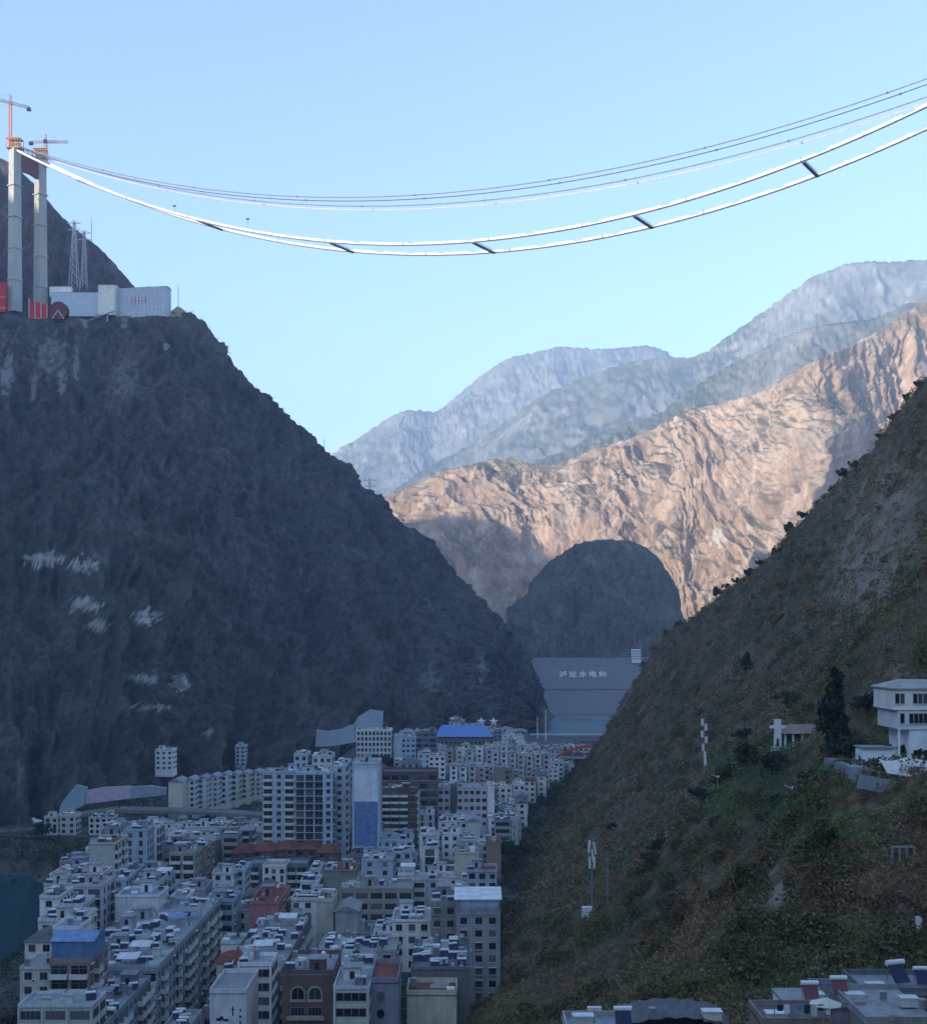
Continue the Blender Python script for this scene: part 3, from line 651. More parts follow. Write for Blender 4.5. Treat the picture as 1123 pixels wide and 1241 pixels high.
# bank side terraces, lower left
hero(BD, 22,112,1222,1241,240,9,'offwhite','frame', top=['heat','tank'], label='pale flat building in the bottom left corner with a stepped terrace roof')
hero(BD, 24,62,1176,1215,268,12,'offwhite','plain', top=['tank'], label='pale building with roof plants, second from the bottom left corner')
t_ = hero(BD, 60,108,1168,1215,262,14,'tan','balcony', top=None, label='building topped by a large pale blue metal shed')
q = MB(); q.prism([(-4.4,.1),(4.4,.1),(4.4,4.2),(-4.4,4.2)], 2, 11, 0)
for i in range(15): q.box(-4.4+i*.62, -4.3+i*.62, 1.9, 2.0, .1, 4.2, 0)
q.add([(-4.8,1.6,4.2),(4.8,1.6,4.2),(4.8,11.4,4.2),(-4.8,11.4,4.2),(-4.8,6.5,5.6),(4.8,6.5,5.6)], [(0,1,5,4),(2,3,4,5),(0,4,3),(1,2,5),(3,2,1,0)], 0)
q.build('roof_shed', M['roof_blue2'], t_, (0, 0, t_.location.z*0+Zat(1168, 262)-t_.location.z))
hero(BD, 30,64,1142,1165,288,12,'white','plain', rmat='roof_dark', roof='hip', label='white house with a dark hipped roof beside the pale blue shed')
hero(BD, 64,96,1128,1160,292,10,'white','blank', top=['tank'], label='white blank walled block directly behind the pale blue shed')
hero(BD, 46,100,1118,1128,306,12,'offwhite','plain', label='low wide pale building behind the hipped roof house')
hero(BD, 48,72,1090,1115,328,12,'white','plain', rmat='roof_dark', label='narrow white building on the river bank with a dark roof')
hero(BD, 74,100,1100,1118,326,11,'offwhite','frame', label='pale building with wide openings beside the narrow white river bank block')
hero(BD, 53,84,1074,1088,350,12,'offwhite','plain', rmat='roof_dark', label='pale house with a dark roof edge by the river, behind the narrow white one')
hero(BD, 60,122,1062,1074,372,12,'white','plain', rmat='roof_red', label='long white building with a reddish roof nearest the teal water')
hero(BD, 84,124,1076,1096,346,12,'pinkwhite','balcony', label='pinkish building with balconies between the river terraces')
# tall pale green gable and neighbours
hero(A, 108,139,1024,1068,400,16,'mint','blank', side_style='balcony', rmat='roof_red', top=['heat'], label='tall block with a blank pale green end wall and a red roof edge')
hero(A, 150,178,1008,1050,452,14,'paleblue','plain', win='tall', label='pale blue grey block with tall windows right of the pale green gable')
hero(A, 168,190,1004,1030,462,12,'white','balcony', label='white eight storey block behind the pale blue grey one')
hero(A, 205,236,1036,1075,440,12,'beige','balcony', label='beige block with balconies left of the small white tower house')
hero(BD, 140,192,1088,1110,350,12,'white','blank', rmat='roof_grey', top=['stair'], label='wide white blank walled building left of the long slab block')
hero(BD, 133,153,1068,1100,372,12,'paleblue','plain', label='narrow pale blue house behind the wide white walled building')
hero(BD, 153,192,1072,1088,378,12,'offwhite','frame', rmat='roof_dark', label='grey roofed block just behind the wide white walled building')
hero(BD, 214,232,1105,1135,356,10,'white','blank', label='narrow white block left of the trees by the pink building')
# long slab blocks along the street
building(A, -77.5, 238, 12, 45, 0, 21.5, 'purplegrey', 'balcony', side_style='balcony', top=['stair','stair','can_white']+['heat']*14+['tank']*5, label='long grey slab with balconies along the street, nearest of the two'); rects.append((130,180,1180,1241,240))
building(A, -82, 287, 22, 76, 0, 22, 'grey', 'balcony', side_style='balcony', top=['stair']*3+['heat']*40+['tank']*14+['can_white','can_blue','can_grey','can_white'], label='very long grey slab with a roof full of solar heaters'); rects.append((110,262,1105,1180,287))
building(A, -50, 290, 14, 60, 0, 20, 'darkgrey', 'balcony', side_style='balcony', top=['stair','can_white','can_white']+['heat']*20+['tank']*6, label='dark slab with dotted balcony side right of the pink building'); rects.append((320,400,1110,1175,290))
building(A, -29, 281, 17, 48, 0, 20, 'darkgrey', 'balcony', top=['stair','stair','can_blue']+['heat']*22+['tank']*8, label='dark block behind the arched building, its roof crowded with white tanks'); rects.append((400,460,1130,1180,281))
t_ = hero(BD, 254,298,1205,1241,248,15,'white','blank', top=None, rmat='roof_grey', label='white box shaped building with dark lettering on its front wall', side=False)
# faint lettering and marks on its front wall
q = MB(); zc = 26.5
for (a, b_, c_, d_) in [(-2.3,-1.2,-5.4,-4.8),(-1.6,-.9,-5.2,-4.5),(-1.0,.2,-5.5,-5.0),(-1.9,0.9,-6.7,-6.35),(-.5,1.4,-6.95,-6.65),(.9,1.15,-4.4,-2.5),(.6,1.4,-3.2,-3.0),(2.4,2.7,-3.6,-3.0),(2.3,2.75,-4.8,-4.3),(2.35,2.7,-6,-5.4),(2.4,2.8,-7.4,-6.9)]:
    q.box(a, b_, -.03, -.005, Zat(1205,248)-t_.location.z+c_, Zat(1205,248)-t_.location.z+d_)
q.build('lettering', M['solar'], t_)
hero(BD, 288,329,1172,1190,280,9,'white','frame', top=['heat','tank'], label='white framed building right behind the box with lettering')
hero(HS, 262,290,1168,1195,300,10,'offwhite','plain', roof='hip', rmat='roof_red', top=None, label='small house with a brown red hipped roof near the street')
hero(BD, 268,303,1145,1160,322,8,'white','blank', top=['tank'], label='white walled building behind the brown red hipped roof')
hero(BD, 303,338,1097,1135,368,24,'pink','blank', side_style='plain', rmat='roof_red', top=['tank','stair'], label='pink red block with a blank front wall')
hero(BD, 283,303,1105,1128,380,10,'offwhite','plain', rmat='roof_dark', label='small pale house left of the pink red block')
hero(BD, 257,283,1060,1088,428,14,'white','plain', win='a', bays=2, top=['stair','tank'], label='white four windowed house with a stair tower, left of the teal walls')
hero(BD, 283,297,1056,1088,436,12,'bluewhite','plain', bays=1, label='narrow bluish wing beside the white four windowed house')
hero(BD, 318,346,1052,1076,452,12,'white','plain', win='tall', bays=3, top=None, label='white front with six dark windows under the red roofs')
hero(BD, 297,318,1050,1076,458,12,'teal','balcony', top=None, label='dark teal block left of the white six windowed front')
hero(BD, 346,372,1050,1076,458,12,'teal','balcony', top=None, label='dark teal block right of the white six windowed front')
for i, (l, r_, y, D) in enumerate([(280,306,1034,470),(306,332,1032,474),(332,358,1030,478),(358,384,1030,482),(384,408,1034,470)]):
    hero(BD, l,r_,y,1050,D,15,'brown','plain', roof='hip', rmat='roof_red', top=None, label=['leftmost','second from the left','middle','second from the right','rightmost'][i]+' of the five red brown roofed buildings in a row', group='red brown roofed buildings in a row')
hero(BD, 364,386,1070,1090,405,10,'white','frame', label='white building with a dark wide opening left of the pale yellow gable')
hero(BD, 376,388,1055,1070,430,10,'white','plain', label='narrow white block above the one with the wide dark opening')
hero(BD, 384,404,1094,1130,352,12,'cream','blank', label='pale yellow blank gable wall in the middle of the town')
hero(BD, 406,434,1105,1135,350,12,'grey','blank', roof='gable_y', rmat='roof_grey', top=None, label='grey gabled building right of the pale yellow gable')
# arched building, front middle
t_ = hero(BD, 342,404,1182,1241,252,16,'brown','blank', top=['heat','tank','heat','tank','stair'], label='brown grey building with two large arched openings on the top floor')
Hh = Zat(1182,252)-t_.location.z
def arch_mesh(w, h, n=10):
    b = MB(); pts = [(-w/2, 0), (w/2, 0), (w/2, h-w/2)]+[(math.cos(a)*w/2, h-w/2+math.sin(a)*w/2) for a in [math.pi*i/n for i in range(1, n)]]+[(-w/2, h-w/2)]
    b.prism(pts, -.05, 0, 0)
    ro = w/2+.25
    for i in range(n):
        a0, a1 = math.pi*i/n, math.pi*(i+1)/n
        b.bar((math.cos(a0)*ro, -.12, h-w/2+math.sin(a0)*ro), (math.cos(a1)*ro, -.12, h-w/2+math.sin(a1)*ro), .4, .3, 1)
    for x in (-ro, 0, ro): b.bar((x, -.12, 0), (x, -.12, h-w/2+(w/2 if x == 0 else 0)), .25 if x else .08, .25 if x else .08, 1)
    b.box(-ro-.2, ro+.2, -.35, 0, -.25, .25, 1)
    return b.mesh('arched_window', [M['glass'], M['beige']])
am = arch_mesh(2.3, 2.6)
for x in (-1.75, 1.75): link('arched_window', am, t_, (x-.3, -.002, Hh-5.2))
for f_ in range(1, 5):
    for x in (-2.05, 1.45): o = link('window', WIN['wide'], t_, (x, -.002, Hh-5.2-f_*3.3+.2)); o.scale = (1.05, 1, 1.0)
    q = MB(); q.box(-4.2, 3.4, -.9, 0, Hh-5.2-f_*3.3-.5, Hh-5.2-f_*3.3-.3); q.box(-4.2, 3.4, -.9, -.8, Hh-5.2-f_*3.3-.3, Hh-5.2-f_*3.3+.35); q.build('balcony', M['beige'], t_)
hero(BD, 404,447,1200,1241,236,14,'offwhite','frame', top=['stair','heat','tank','can_white'], label='pale terraced building right of the arched one')
t_ = hero(BD, 449,482,1192,1241,240,14,'purplegrey','blank', top=None, rmat='roof_red', label='dark violet grey tower with two eight sided windows')
b = MB(); pts = [(math.cos(math.pi/8+i*math.pi/4)*.85, math.sin(math.pi/8+i*math.pi/4)*1.05) for i in range(8)]; b.prism(pts, -.08, 0, 0)
for i in range(8):
    p0, p1 = pts[i], pts[(i+1) % 8]; b.bar((p0[0], -.1, p0[1]), (p1[0], -.1, p1[1]), .12, .12, 1)
om = b.mesh('octagonal_window', [M['glass'], M['purplegrey']])
for yy in (1208, 1229): link('octagonal_window', om, t_, (-.7, -.002, Zat(yy,240)-t_.location.z))
hero(BD, 456,480,1155,1190,288,12,'grey','plain', bays=1, top=['heat','tank'], label='narrow grey tower with one column of windows behind the octagonal one')
hero(BD, 493,553,1207,1241,250,9,'cream','blank', rmat='roof_red', top=['tank'], label='cream blank walled building at the bottom with a reddish roof edge')
hero(BD, 498,570,1176,1200,262,24,'darkgrey','blank', rmat='roof_dark', z0=0, top=['heat']*13+['tank']*7, label='dark flat roof crowded with white solar heaters behind the cream wall')
hero(BD, 475,522,1118,1150,312,14,'white','plain', wall2='teal', split=.55, bays=3, side=False, label='white building with a green grey lower half left of the grey concrete tower')
hero(A, 522,553,1098,1168,303,14,'concrete','sparse', bays=2, top=['tank','heat','heat','stair'], label='bare grey concrete tower left of the canopy topped one')
t_ = hero(A, 553,606,1110,1190,296,14,'grey','sparse', bays=3, top=None, label='dark concrete tower topped by a white sheet canopy')
q = MB(); q.add([(-5.8,-1.2,4.0),(5.6,-1.2,4.0),(5.6,8,5.2),(-5.8,8,5.2),(-5.8,-1.2,4.15),(5.6,-1.2,4.15),(5.6,8,5.35),(-5.8,8,5.35)], [(3,2,1,0),(4,5,6,7),(0,1,5,4),(1,2,6,5),(2,3,7,6),(3,0,4,7)], 0)
for x in (-5, -1.7, 1.7, 5): q.box(x-.1, x+.1, -.4, -.2, .9, 3.98, 1)
q.build('roof_canopy', [M['tile_white'], M['steel']], t_, (0, 0, Zat(1110,296)-t_.location.z))
hero(A, 412,500,1080,1125,388,14,'beige','frame', bays=5, label='beige building with large dark framed openings on four floors')
hero(BD, 438,476,1044,1074,436,14,'paleblue','sparse', bays=2, label='pale blue block above the beige framed building')
hero(BD, 476,500,1034,1060,450,12,'bluewhite','plain', bays=2, label='bluish white block right of the pale blue one')
hero(BD, 455,500,1020,1034,492,14,'bluewhite','plain', label='long bluish building in front of the blue mural tower')
hero(BD, 482,500,1062,1080,410,9,'white','blank', top=['can_white'], label='small white block right above the beige framed building')
hero(BD, 500,516,1068,1100,400,10,'offwhite','frame', bays=1, top=None, label='narrow pale frame building left of the dark tree')
hero(BD, 536,556,1012,1045,520,12,'white','plain', bays=2, label='white narrow block with dark windows below the pink school')
hero(BD, 556,575,1020,1045,508,12,'offwhite','plain', label='pale block below the white gable wall')
hero(BD, 564,582,996,1022,545,14,'mint','blank', roof='gable_y', rmat='roof_grey', top=None, label='white green gable wall right of the pink school front')
hero(BD, 566,602,1058,1095,410,12,'paleblue','plain', win='b', rmat='roof_red', label='pale blue house above the canopy topped tower')
hero(BD, 550,580,1036,1058,462,12,'cream','blank', roof='flat', label='cream block above the pale blue house')
hero(BD, 497,526,988,1005,575,12,'white','plain', win='tall', label='white small building in front of the left pink school wing')
# pink and white school
for i, (l, r_) in enumerate([(509,545),(554,590)]):
    hero(BD, l,r_,956,992,612,14,'pinkwhite','plain', fh=3.6, win='b', bays=5, top=['tank'], z0=5, label='pink and white school wing %s the dark stair gap' % ['left of', 'right of'][i])
hero(BD, 545,554,955,992,618,10,'darkgrey','blank', top=None, z0=5, side=False, label='dark stair block between the two pink school wings')
for i, (l, r_) in enumerate([(501,508.5),(590.5,599)]):
    hero(BD, l,r_,952,988,610,12,'white','blank', top=None, z0=5, side=False, label='white narrow end tower at the %s of the pink school' % ['left', 'right'][i])
# big flats
hero(A, 318,357,938,1020,500,14,'bluewhite','balcony', fh=3.0, top=['stair','tank'], label='left half of the tall pair of white and grey apartment blocks')
hero(A, 358,403,938,1020,500,14,'bluewhite','balcony', fh=3.0, top=['stair','tank'], label='right half of the tall pair of white and grey apartment blocks')
hero(A, 404,419,930,1020,506,24,'bluewhite','plain', fh=3.0, side_style='balcony', label='narrow tall wing with a shaded side right of the apartment pair')
hero(A, 356,372,916,938,560,14,'bluewhite','plain', label='upper flat block peeking over the left apartment half')
hero(A, 378,402,918,938,565,14,'offwhite','plain', label='upper flat block peeking over the right apartment half')
t_ = hero(A, 427,459,927,1024,488,17,'bluewhite','blank', top=['stair'], label='tower with a blank end wall, white above and blue below', side_style='balcony', side=False)
x0 = (459-427)/F*488/2; Hh = Zat(927,488)-t_.location.z
q = MB(); q.box(-x0+.9, x0-.7, -.06, -.01, Hh-14.5, Hh-2.2, 0); q.build('wall_panel', M['white'], t_); q = MB(); q.box(-x0+.6, x0-.5, -.08, -.01, 6, Hh-14.6, 0); q.build('wall_panel', M['roof_blue2'], t_)
hero(A, 463,505,958,1010,560,16,'brown','balcony', rmat='roof_dark', top=['tank','stair'], label='dark brown block right of the blue and white tower')
hero(BD, 462,530,938,955,600,20,'brown','frame', fh=4, rmat='roof_dark', top=None, label='long dark brown hall roof behind the blue and white tower')
# on the terrace behind
hero(A, 432,474,886,918,770,15,'white','frame', fh=3.4, bays=9, z0=20, top=['tank','tank'], label='white dormitory block with a regular grid of dark windows')
hero(A, 477,486,893,922,775,15,'bluewhite','blank', z0=16, top=None, label='white plain stair tower right of the dormitory'); hero(A, 486,503,895,922,775,15,'paleblue','plain', z0=16, label='grey blue block attached to the dormitory tower')
hero(A, 503,529,888,912,800,15,'darkgrey','frame', fh=3.4, z0=16, label='dark block with horizontal bands left of the blue market roof')
t_ = hero('market_hall', 528,594,893,902,900,45,'darkgrey','frame', fh=6, roof='none', z0=14, top=None, label='long market hall under a bright blue sheet roof', far=True)
q = MB(); w_ = 66/F*900/2; Hh = Zat(893,900)-t_.location.z; q.add([(-w_-1,-2,Hh),(w_+2,-2,Hh),(w_+2,47,Hh),(-w_-1,47,Hh),(-w_+4,22,Hh+7),(w_-4,22,Hh+7)], [(0,1,5,4),(2,3,4,5),(0,4,3),(1,2,5),(3,2,1,0)]); q.build('roof', M['roof_blue'], t_)
# rows of gabled terrace houses
n_ = 0
ord_ = ['first','second','third','fourth','fifth','sixth','seventh','eighth','ninth','tenth','eleventh','twelfth','thirteenth','fourteenth','fifteenth','sixteenth','seventeenth','eighteenth']
b = MB()
rowx = [(204,221,948,660),(222,236,946,672),(237,250,944,684),(251,264,942,696),(265,277,940,708),(278,289,939,720),(290,302,938,732),(303,316,937,744)]
for i, (l, r_, y, D) in enumerate(rowx):
    hero('row_house', l, r_, y, 972, D, 15, 'cream' if i in (0, 6) else 'offwhite', 'blank' if i == 0 else 'plain', win='d', roof='gable_y', rmat='roof_grey', top=None, z0=3, far=i > 0, cat='house',
         label='%s house from the left in the row of pale gabled houses above the viaduct' % ord_[i], group='gabled row houses above the viaduct')
def foot_D(px, py):
    """distance at which the left mountain passes through this picture point"""
    A_ = GL.reshape(-1, 3); a_ = HX+A_[:, 0]/A_[:, 1]*F; b_ = HY-(A_[:, 2]-CZ)/A_[:, 1]*F; k_ = np.hypot(a_-px, b_-py) < 5
    return float(A_[k_, 1].min()) if k_.any() else 800.
Dv = foot_D(198, 932)-6; Dt = foot_D(291, 928)-5
hero(HS, 188,209,910,935,Dv,12,'white','plain', z0=Zat(934,Dv), far=True, top=['stair','tank'], label='white villa alone at the foot of the dark left mountain')
hero(HS, 285,297,905,930,Dt,10,'bluewhite','plain', z0=Zat(929,Dt), far=True, top=['stair'], label='small pale tower house at the mountain foot above the gabled row')
k_ = 0
for row, (ya, Da, px0, px1, n) in enumerate([(910,800,540,600,5),(905,860,560,640,7),(914,760,596,668,7),(928,700,545,590,4)]):
    for i in range(n):
        l = px0+(px1-px0)*i/n; r_ = px0+(px1-px0)*(i+.8)/n; jit = random.uniform(-2, 2)
        hero('row_house', l, r_, ya+jit, ya+18, Da+i*5, 13, random.choice(['offwhite','white','pinkwhite','beige']), 'plain', roof=random.choice(['gable_y','flat']), rmat='roof_grey', top=['tank'], far=True, cat='house',
             label='%s narrow pale house from the left in the %s row of the far town' % (ord_[i], ['second','rearmost','third','front'][row]), group='narrow houses of the far town')
#@@PART3
# ------------------------------------------------------------------ the rest of the town, filled in between
def toeX(y):
    return float(np.interp(y, [200,318,395,500,625,830,1050], [-12,-4,6,18,34,66,128]))
LM = [('the pink red block',320,1115),('the tall apartment pair',360,980),('the blue and white tower',443,975),('the pale green gable',123,1047),('the arched building',375,1210),
 ('the canopy topped tower',580,1140),('the pink school',550,970),('the blue market roof',560,888),('the beige framed building',455,1097),('the white dormitory',453,900),('the lettered white box',275,1215),
 ('the red arch bridge',705,915),('the gabled row',260,955),('the blue shed',83,1155),('the white green gable wall',573,1008),('the red roofed row',340,1040),('the cream blank wall',523,1220)]
fills = []
def overlap(x0, x1, y0, y1, m=.6): return any(x0 < b+m and x1 > a-m and y0 < d+m and y1 > c-m for a, b, c, d in prints)
def maxtop(x0, x1, y0, zg, h):
    """lower a building until it hides none of the surveyed ones"""
    l, r_ = HX+x0/y0*F, HX+x1/y0*F
    while h > 2.5:
        top = HY+(CZ-(zg+h+1))/y0*F; bad = False
        for (a, b, t, bt, D) in rects:
            if D > y0 and l < b-1 and r_ > a+1 and top < bt-2 and HY+(CZ-zg)/y0*F > t: bad = True; break
        if not bad: return h
        h -= 3.1
    return 0
rf = random.Random(11)
rects += [(130,328,962,1000,632),(60,205,945,992,640),(640,765,868,905,1240),(672,732,900,924,935),(505,600,938,952,700)]
y = 244.0
while y < 1180:
    step = rf.uniform(13, 17) if y < 650 else rf.uniform(15, 21)
    xl = float(np.interp(y, [240,270,360,430,500,560,622,626,700,701,900,901,1230], [-95,-100,-126,-140,-150,-165,-175,-88,-110,-40,-50,-14,-5])); xr = toeX(y)-3 if y < 900 else toeX(y)-rf.uniform(2, 12)
    x = xl+rf.uniform(0, 5)
    while x < xr-5:
        w = rf.choice([rf.uniform(5, 8), rf.uniform(8, 12)]) if y < 650 else rf.uniform(6.5, 12); d = min(step-1, rf.uniform(10, 14))
        x1 = min(x+w, xr)
        zg = float(ground_z((x+x1)/2, y+d/2))-.3
        street = (-70.5 < (x+x1)/2 < -58 and y < 400) or (-14 < (x+x1)/2 < -11 and y < 330)
        if x1-x > 5 and not street and zg > -2 and not overlap(x, x1, y, y+d):
            h0 = rf.choice([4,5,5,6,6,6,7])*3.1 if y < 600 else rf.choice([3,4,4,5])*3.1
            if 630 < y < 745 and (x+x1)/2 < -70: h0 = min(h0, 6.2)
            h = maxtop(x, x1, y, zg, h0)
            if h > 2.9:
                px_ = HX+(x+x1)/2/y*F
                far_ = y > 560 or h < 5
                col = rf.choices(['white','offwhite','grey','bluewhite','paleblue','beige','darkgrey','cream','pinkwhite','tan','concrete'], [10,3,4,2,2,1,4,1,1,1,3])[0]
                st = rf.choice(['plain','plain','plain','balcony','frame','sparse','blank'])
                rr = rf.random(); roof = 'flat' if rr < .8 else ('hip' if rr < .9 else 'gable_y')
                rm = rf.choices(['roof_grey','roof_dark','roof_red'], [6,4,1.2])[0]
                building('town_building' if y < 600 else 'town_house', (x+x1)/2, y, x1-x, d, zg, zg+h, col, st, win=rf.choice(['a','a','b','c','d','tall']), roof=roof, rmat=rm, far=far_, side_style=rf.choice([None, 'plain', 'balcony', 'sparse']), rz=0, seed=len(fills)+900)
                fills.append(BL[-1])
        x = x1+rf.choice([.3, .3, .8, 2.5])
    y += step
COLN = {'white':'white','offwhite':'off white','grey':'grey','bluewhite':'bluish white','paleblue':'pale blue','beige':'beige','darkgrey':'dark grey','cream':'cream','pinkwhite':'pinkish white','tan':'tan','concrete':'raw concrete'}
def lab(rec):
    t, wall, nf, feats, cx, y0, z1, st, roof, rm = rec; px, py = HX+cx/y0*F, HY-(z1-CZ)/y0*F
    nm, lx, ly = min(LM, key=lambda q: math.hypot(px-q[1], (py-q[2])*1.3)); dx, dy = px-lx, py-ly
    far_ = math.hypot(dx, dy); adv = 'just ' if far_ < 30 else ('' if far_ < 70 else 'well ')
    rel = ('right of' if dx > 0 else 'left of') if abs(dx) > abs(dy) else ('above' if dy < 0 else 'below')
    rn = {'hip': 'hipped roof', 'gable_y': 'gabled roof', 'flat': 'flat roof'}[roof]
    if roof != 'flat': rn = {'roof_grey': 'grey ', 'roof_dark': 'dark ', 'roof_red': 'reddish '}[rm]+rn
    elif feats: rn = {'stair': 'stair head', 'heat': 'roof heaters', 'tank': 'water tank', 'can_white': 'white canopy', 'can_blue': 'blue canopy', 'can_grey': 'grey canopy'}[feats[-1]]
    return '%s %s with %s, %s%s %s' % (COLN[wall], 'house' if nf < 4 else 'block', rn, adv, rel, nm), px
groups = {}
for rec in fills:
    l, px = lab(rec); groups.setdefault(l, []).append((px, rec))
for l, lst in groups.items():
    lst.sort(key=lambda q: q[0])
    for i, (px, rec) in enumerate(lst):
        tx = l if len(lst) == 1 else '%s, %s' % (l, 'leftmost' if i == 0 else 'rightmost' if i == len(lst)-1 else '%s from left' % ord_[i])
        tag(rec[0], tx, 'building', 'plain buildings filling the town')

# town trees
for i, (px, py, D, mi, sc, lb) in enumerate([(251,985,560,2,1.9,'tall pointed dark tree in front of the viaduct'),(262,1000,545,0,1.5,'round dark tree right of the pointed one by the viaduct'),(335,1010,492,0,1.3,'dark tree before the left foot of the apartment pair'),
   (352,1008,488,2,1.4,'slender dark tree before the middle of the apartment pair'),(378,1005,490,0,1.5,'large dark tree before the right foot of the apartment pair'),(275,1125,350,0,.9,'dark tree left of the pink red block'),(292,1128,345,1,.9,'green tree right under the left edge of the pink red block'),
   (528,1072,395,1,1.5,'dark green tree beside the cream block in the middle'),(516,1080,385,0,1.2,'dark tree right of the beige framed building'),(512,1232,236,1,.75,'green treetop at the bottom edge before the cream wall'),(532,1236,234,0,.7,'dark treetop at the bottom edge, right of the green one'),
   (610,985,560,2,1.9,'tall dark tree right of the pink school'),(616,1000,540,0,1.3,'dark tree at the foot of the right slope below the pink school'),(457,910,742,0,1.4,'dark tree in front of the white dormitory'),(470,912,740,1,1.3,'green tree in front of the dormitory stair tower'),
   (232,1010,520,1,1.2,'green tree left of the pointed dark one'),(9,1165,275,0,1.0,'dark tree on the river bank at the left edge'),(4,1200,252,1,1.0,'green tree on the river bank near the bottom left corner'),(22,1120,306,0,.8,'dark tree beside the river terraces'),(52,1010,600,0,1.1,'dark tree beside the riverside road at the left'),(300,1012,500,0,1.3,'dark tree left of the apartment pair'),(590,905,980,1,1.4,'dark tree between the far town and the mountain foot')]):
    x, y = Xat(px, D), D; zg = float(ground_z(x, y)); tree('tree', x, y, zg, mi, sc*1.15, lb)
# river bank and mountain foot vegetation
r_ = np.random.default_rng(3); n = 9000
yy = r_.uniform(220, 680, n); xx = r_.uniform(-330, -95, n)*(yy/500)**.5-20; zz = ground_z(xx, yy); ok = (zz > -4.5)&(zz < 2)&((xx < np.interp(yy, [200,240,288,328,350,372,430,500,600,680], [-75,-88,-104,-114,-120,-127,-146,-158,-180,-300])))&(yy < 608)
tag(link('bank_scrub', scrub('bank_scrub', np.stack([xx, yy, zz], 1)[ok], r_.uniform(.8, 2.6, ok.sum()), np.where((r_.random(ok.sum()) < .5)[:, None], DGREEN, OLIVE*.45), 20, 33)), 'dark bushes along the banks of the river', 'scrub', kind='stuff')
yy = r_.uniform(640, 1400, 9000); base_px = np.array([b[0] for b in baseL]); base_D = np.array([b[2] for b in baseL]); k_ = r_.uniform(0, len(base_px)-1, 9000)
bpx = np.interp(k_, range(len(base_px)), base_px); bD = np.interp(k_, range(len(base_D)), base_D); off = r_.uniform(-25, 30, 9000)
xx = (bpx-HX)/F*bD-off*.25; yy = bD+off; zz = np.maximum(ground_z(xx, yy), off*.75)
tag(link('foot_scrub', scrub('foot_scrub', np.stack([xx, yy, zz], 1), r_.uniform(1.2, 3.2, 9000), np.where((r_.random(9000) < .6)[:, None], DGREEN*1.1, BROWN*.4), 10, 34)), 'dark bushes along the foot of the left mountain', 'scrub', kind='stuff')

# ------------------------------------------------------------------ roads, walls, viaduct at the mountain foot
M['asphalt'] = wallmat('asphalt', (.07,.07,.075), .4); M['roadconc'] = wallmat('road_concrete', (.22,.22,.23), .4)
def ribbon(pts, w, th=.4):
    b = MB(); P_ = [Vector(p) for p in pts]
    for i in range(len(P_)-1):
        a, c_ = P_[i], P_[i+1]; d = (c_-a).normalized(); n = Vector((-d.y, d.x, 0)).normalized()*w/2; u = Vector((0, 0, th))
        b.add([a+n-u, a-n-u, c_-n-u, c_+n-u, a+n, a-n, c_-n, c_+n], [(0,1,2,3),(7,6,5,4),(0,4,5,1),(2,6,7,3),(1,5,6,2),(3,7,4,0)])
    return b
vx = [(-30,1035,632),(40,1012,648),(90,988,655),(140,981,655),(200,982,650),(260,984,645),(325,988,640)]
vp = [P(*q) for q in vx]
via = thing('viaduct', 'long grey elevated road crossing in front of the gabled row and the red hill wall', 'viaduct', vp[0])
o_ = Vector(vp[0]); q = ribbon([Vector(p)-o_ for p in vp], 10, 1.3); q.build('deck', M['roadconc'], via)
for sgn in (-1, 1):
    q = MB()
    for a, c_ in zip(vp[:-1], vp[1:]):
        a = Vector(a)-o_; c_ = Vector(c_)-o_; d = (c_-a).normalized(); n = Vector((-d.y, d.x, 0)).normalized()*4.9*sgn; q.bar(a+n+Vector((0,0,.45)), c_+n+Vector((0,0,.45)), .25, .9)
    q.build('parapet', M['concrete'], via)
for i in range(13):
    t = i/12*(len(vp)-1); k_ = min(int(t), len(vp)-2); a = Vector(vp[k_]).lerp(Vector(vp[k_+1]), t-k_)-o_; zb = float(ground_z(a.x+o_.x, a.y+o_.y))-o_.z-2
    q = MB(); q.box(-.8, .8, -1.1, 1.1, zb, a.z-1.3); q.build('pier', M['concrete'], via, (a.x, a.y, 0))
def wall_strip(name, label, cat, pts, h, mat, batter=.35, parts=None):
    """retaining wall along ground points with a sloping face, leaning back"""
    P_ = [Vector(p) for p in pts]; o = P_[0]; t = MB()
    for i in range(len(P_)-1):
        a, c_ = P_[i]-o, P_[i+1]-o; ha = h[i]; hc = h[i+1]; bk = Vector((0, 1, 0))
        t.add([a, c_, c_+bk*hc*batter+Vector((0,0,hc)), a+bk*ha*batter+Vector((0,0,ha)), a+bk*3, c_+bk*3, c_+bk*(hc*batter+3)+Vector((0,0,hc)), a+bk*(ha*batter+3)+Vector((0,0,ha))],
              [(0,1,2,3),(7,6,5,4),(3,2,6,7),(0,4,5,1),(1,5,6,2),(0,3,7,4)])
    return tag(t.build(name, mat, None, o), label, cat)
wall_strip('retaining_wall', 'long pinkish lilac wall along the mountain foot at the left', 'wall', [P(101,975,665),P(125,972,672),P(158,968,680)], [7,7.5,6.5], simple('lilac_wall', (.44,.36,.42), .9, var=.15))
wall_strip('retaining_wall', 'grey blue wall continuing right of the lilac one', 'wall', [P(159,968,681),P(180,966,690),P(200,964,700)], [6.2,6,4], M['shotcrete'])
wall_strip('netted_slope', 'greenish netted slope panel fanning up beside the lilac wall', 'wall', [P(70,990,652),P(84,984,656),P(100,977,661)], [6,13,9], M['net'], .8)
sh = [(382,905,835),(396,905,850),(412,903,862),(428,900,872),(431,900,875),(446,893,882),(463,891,890)]
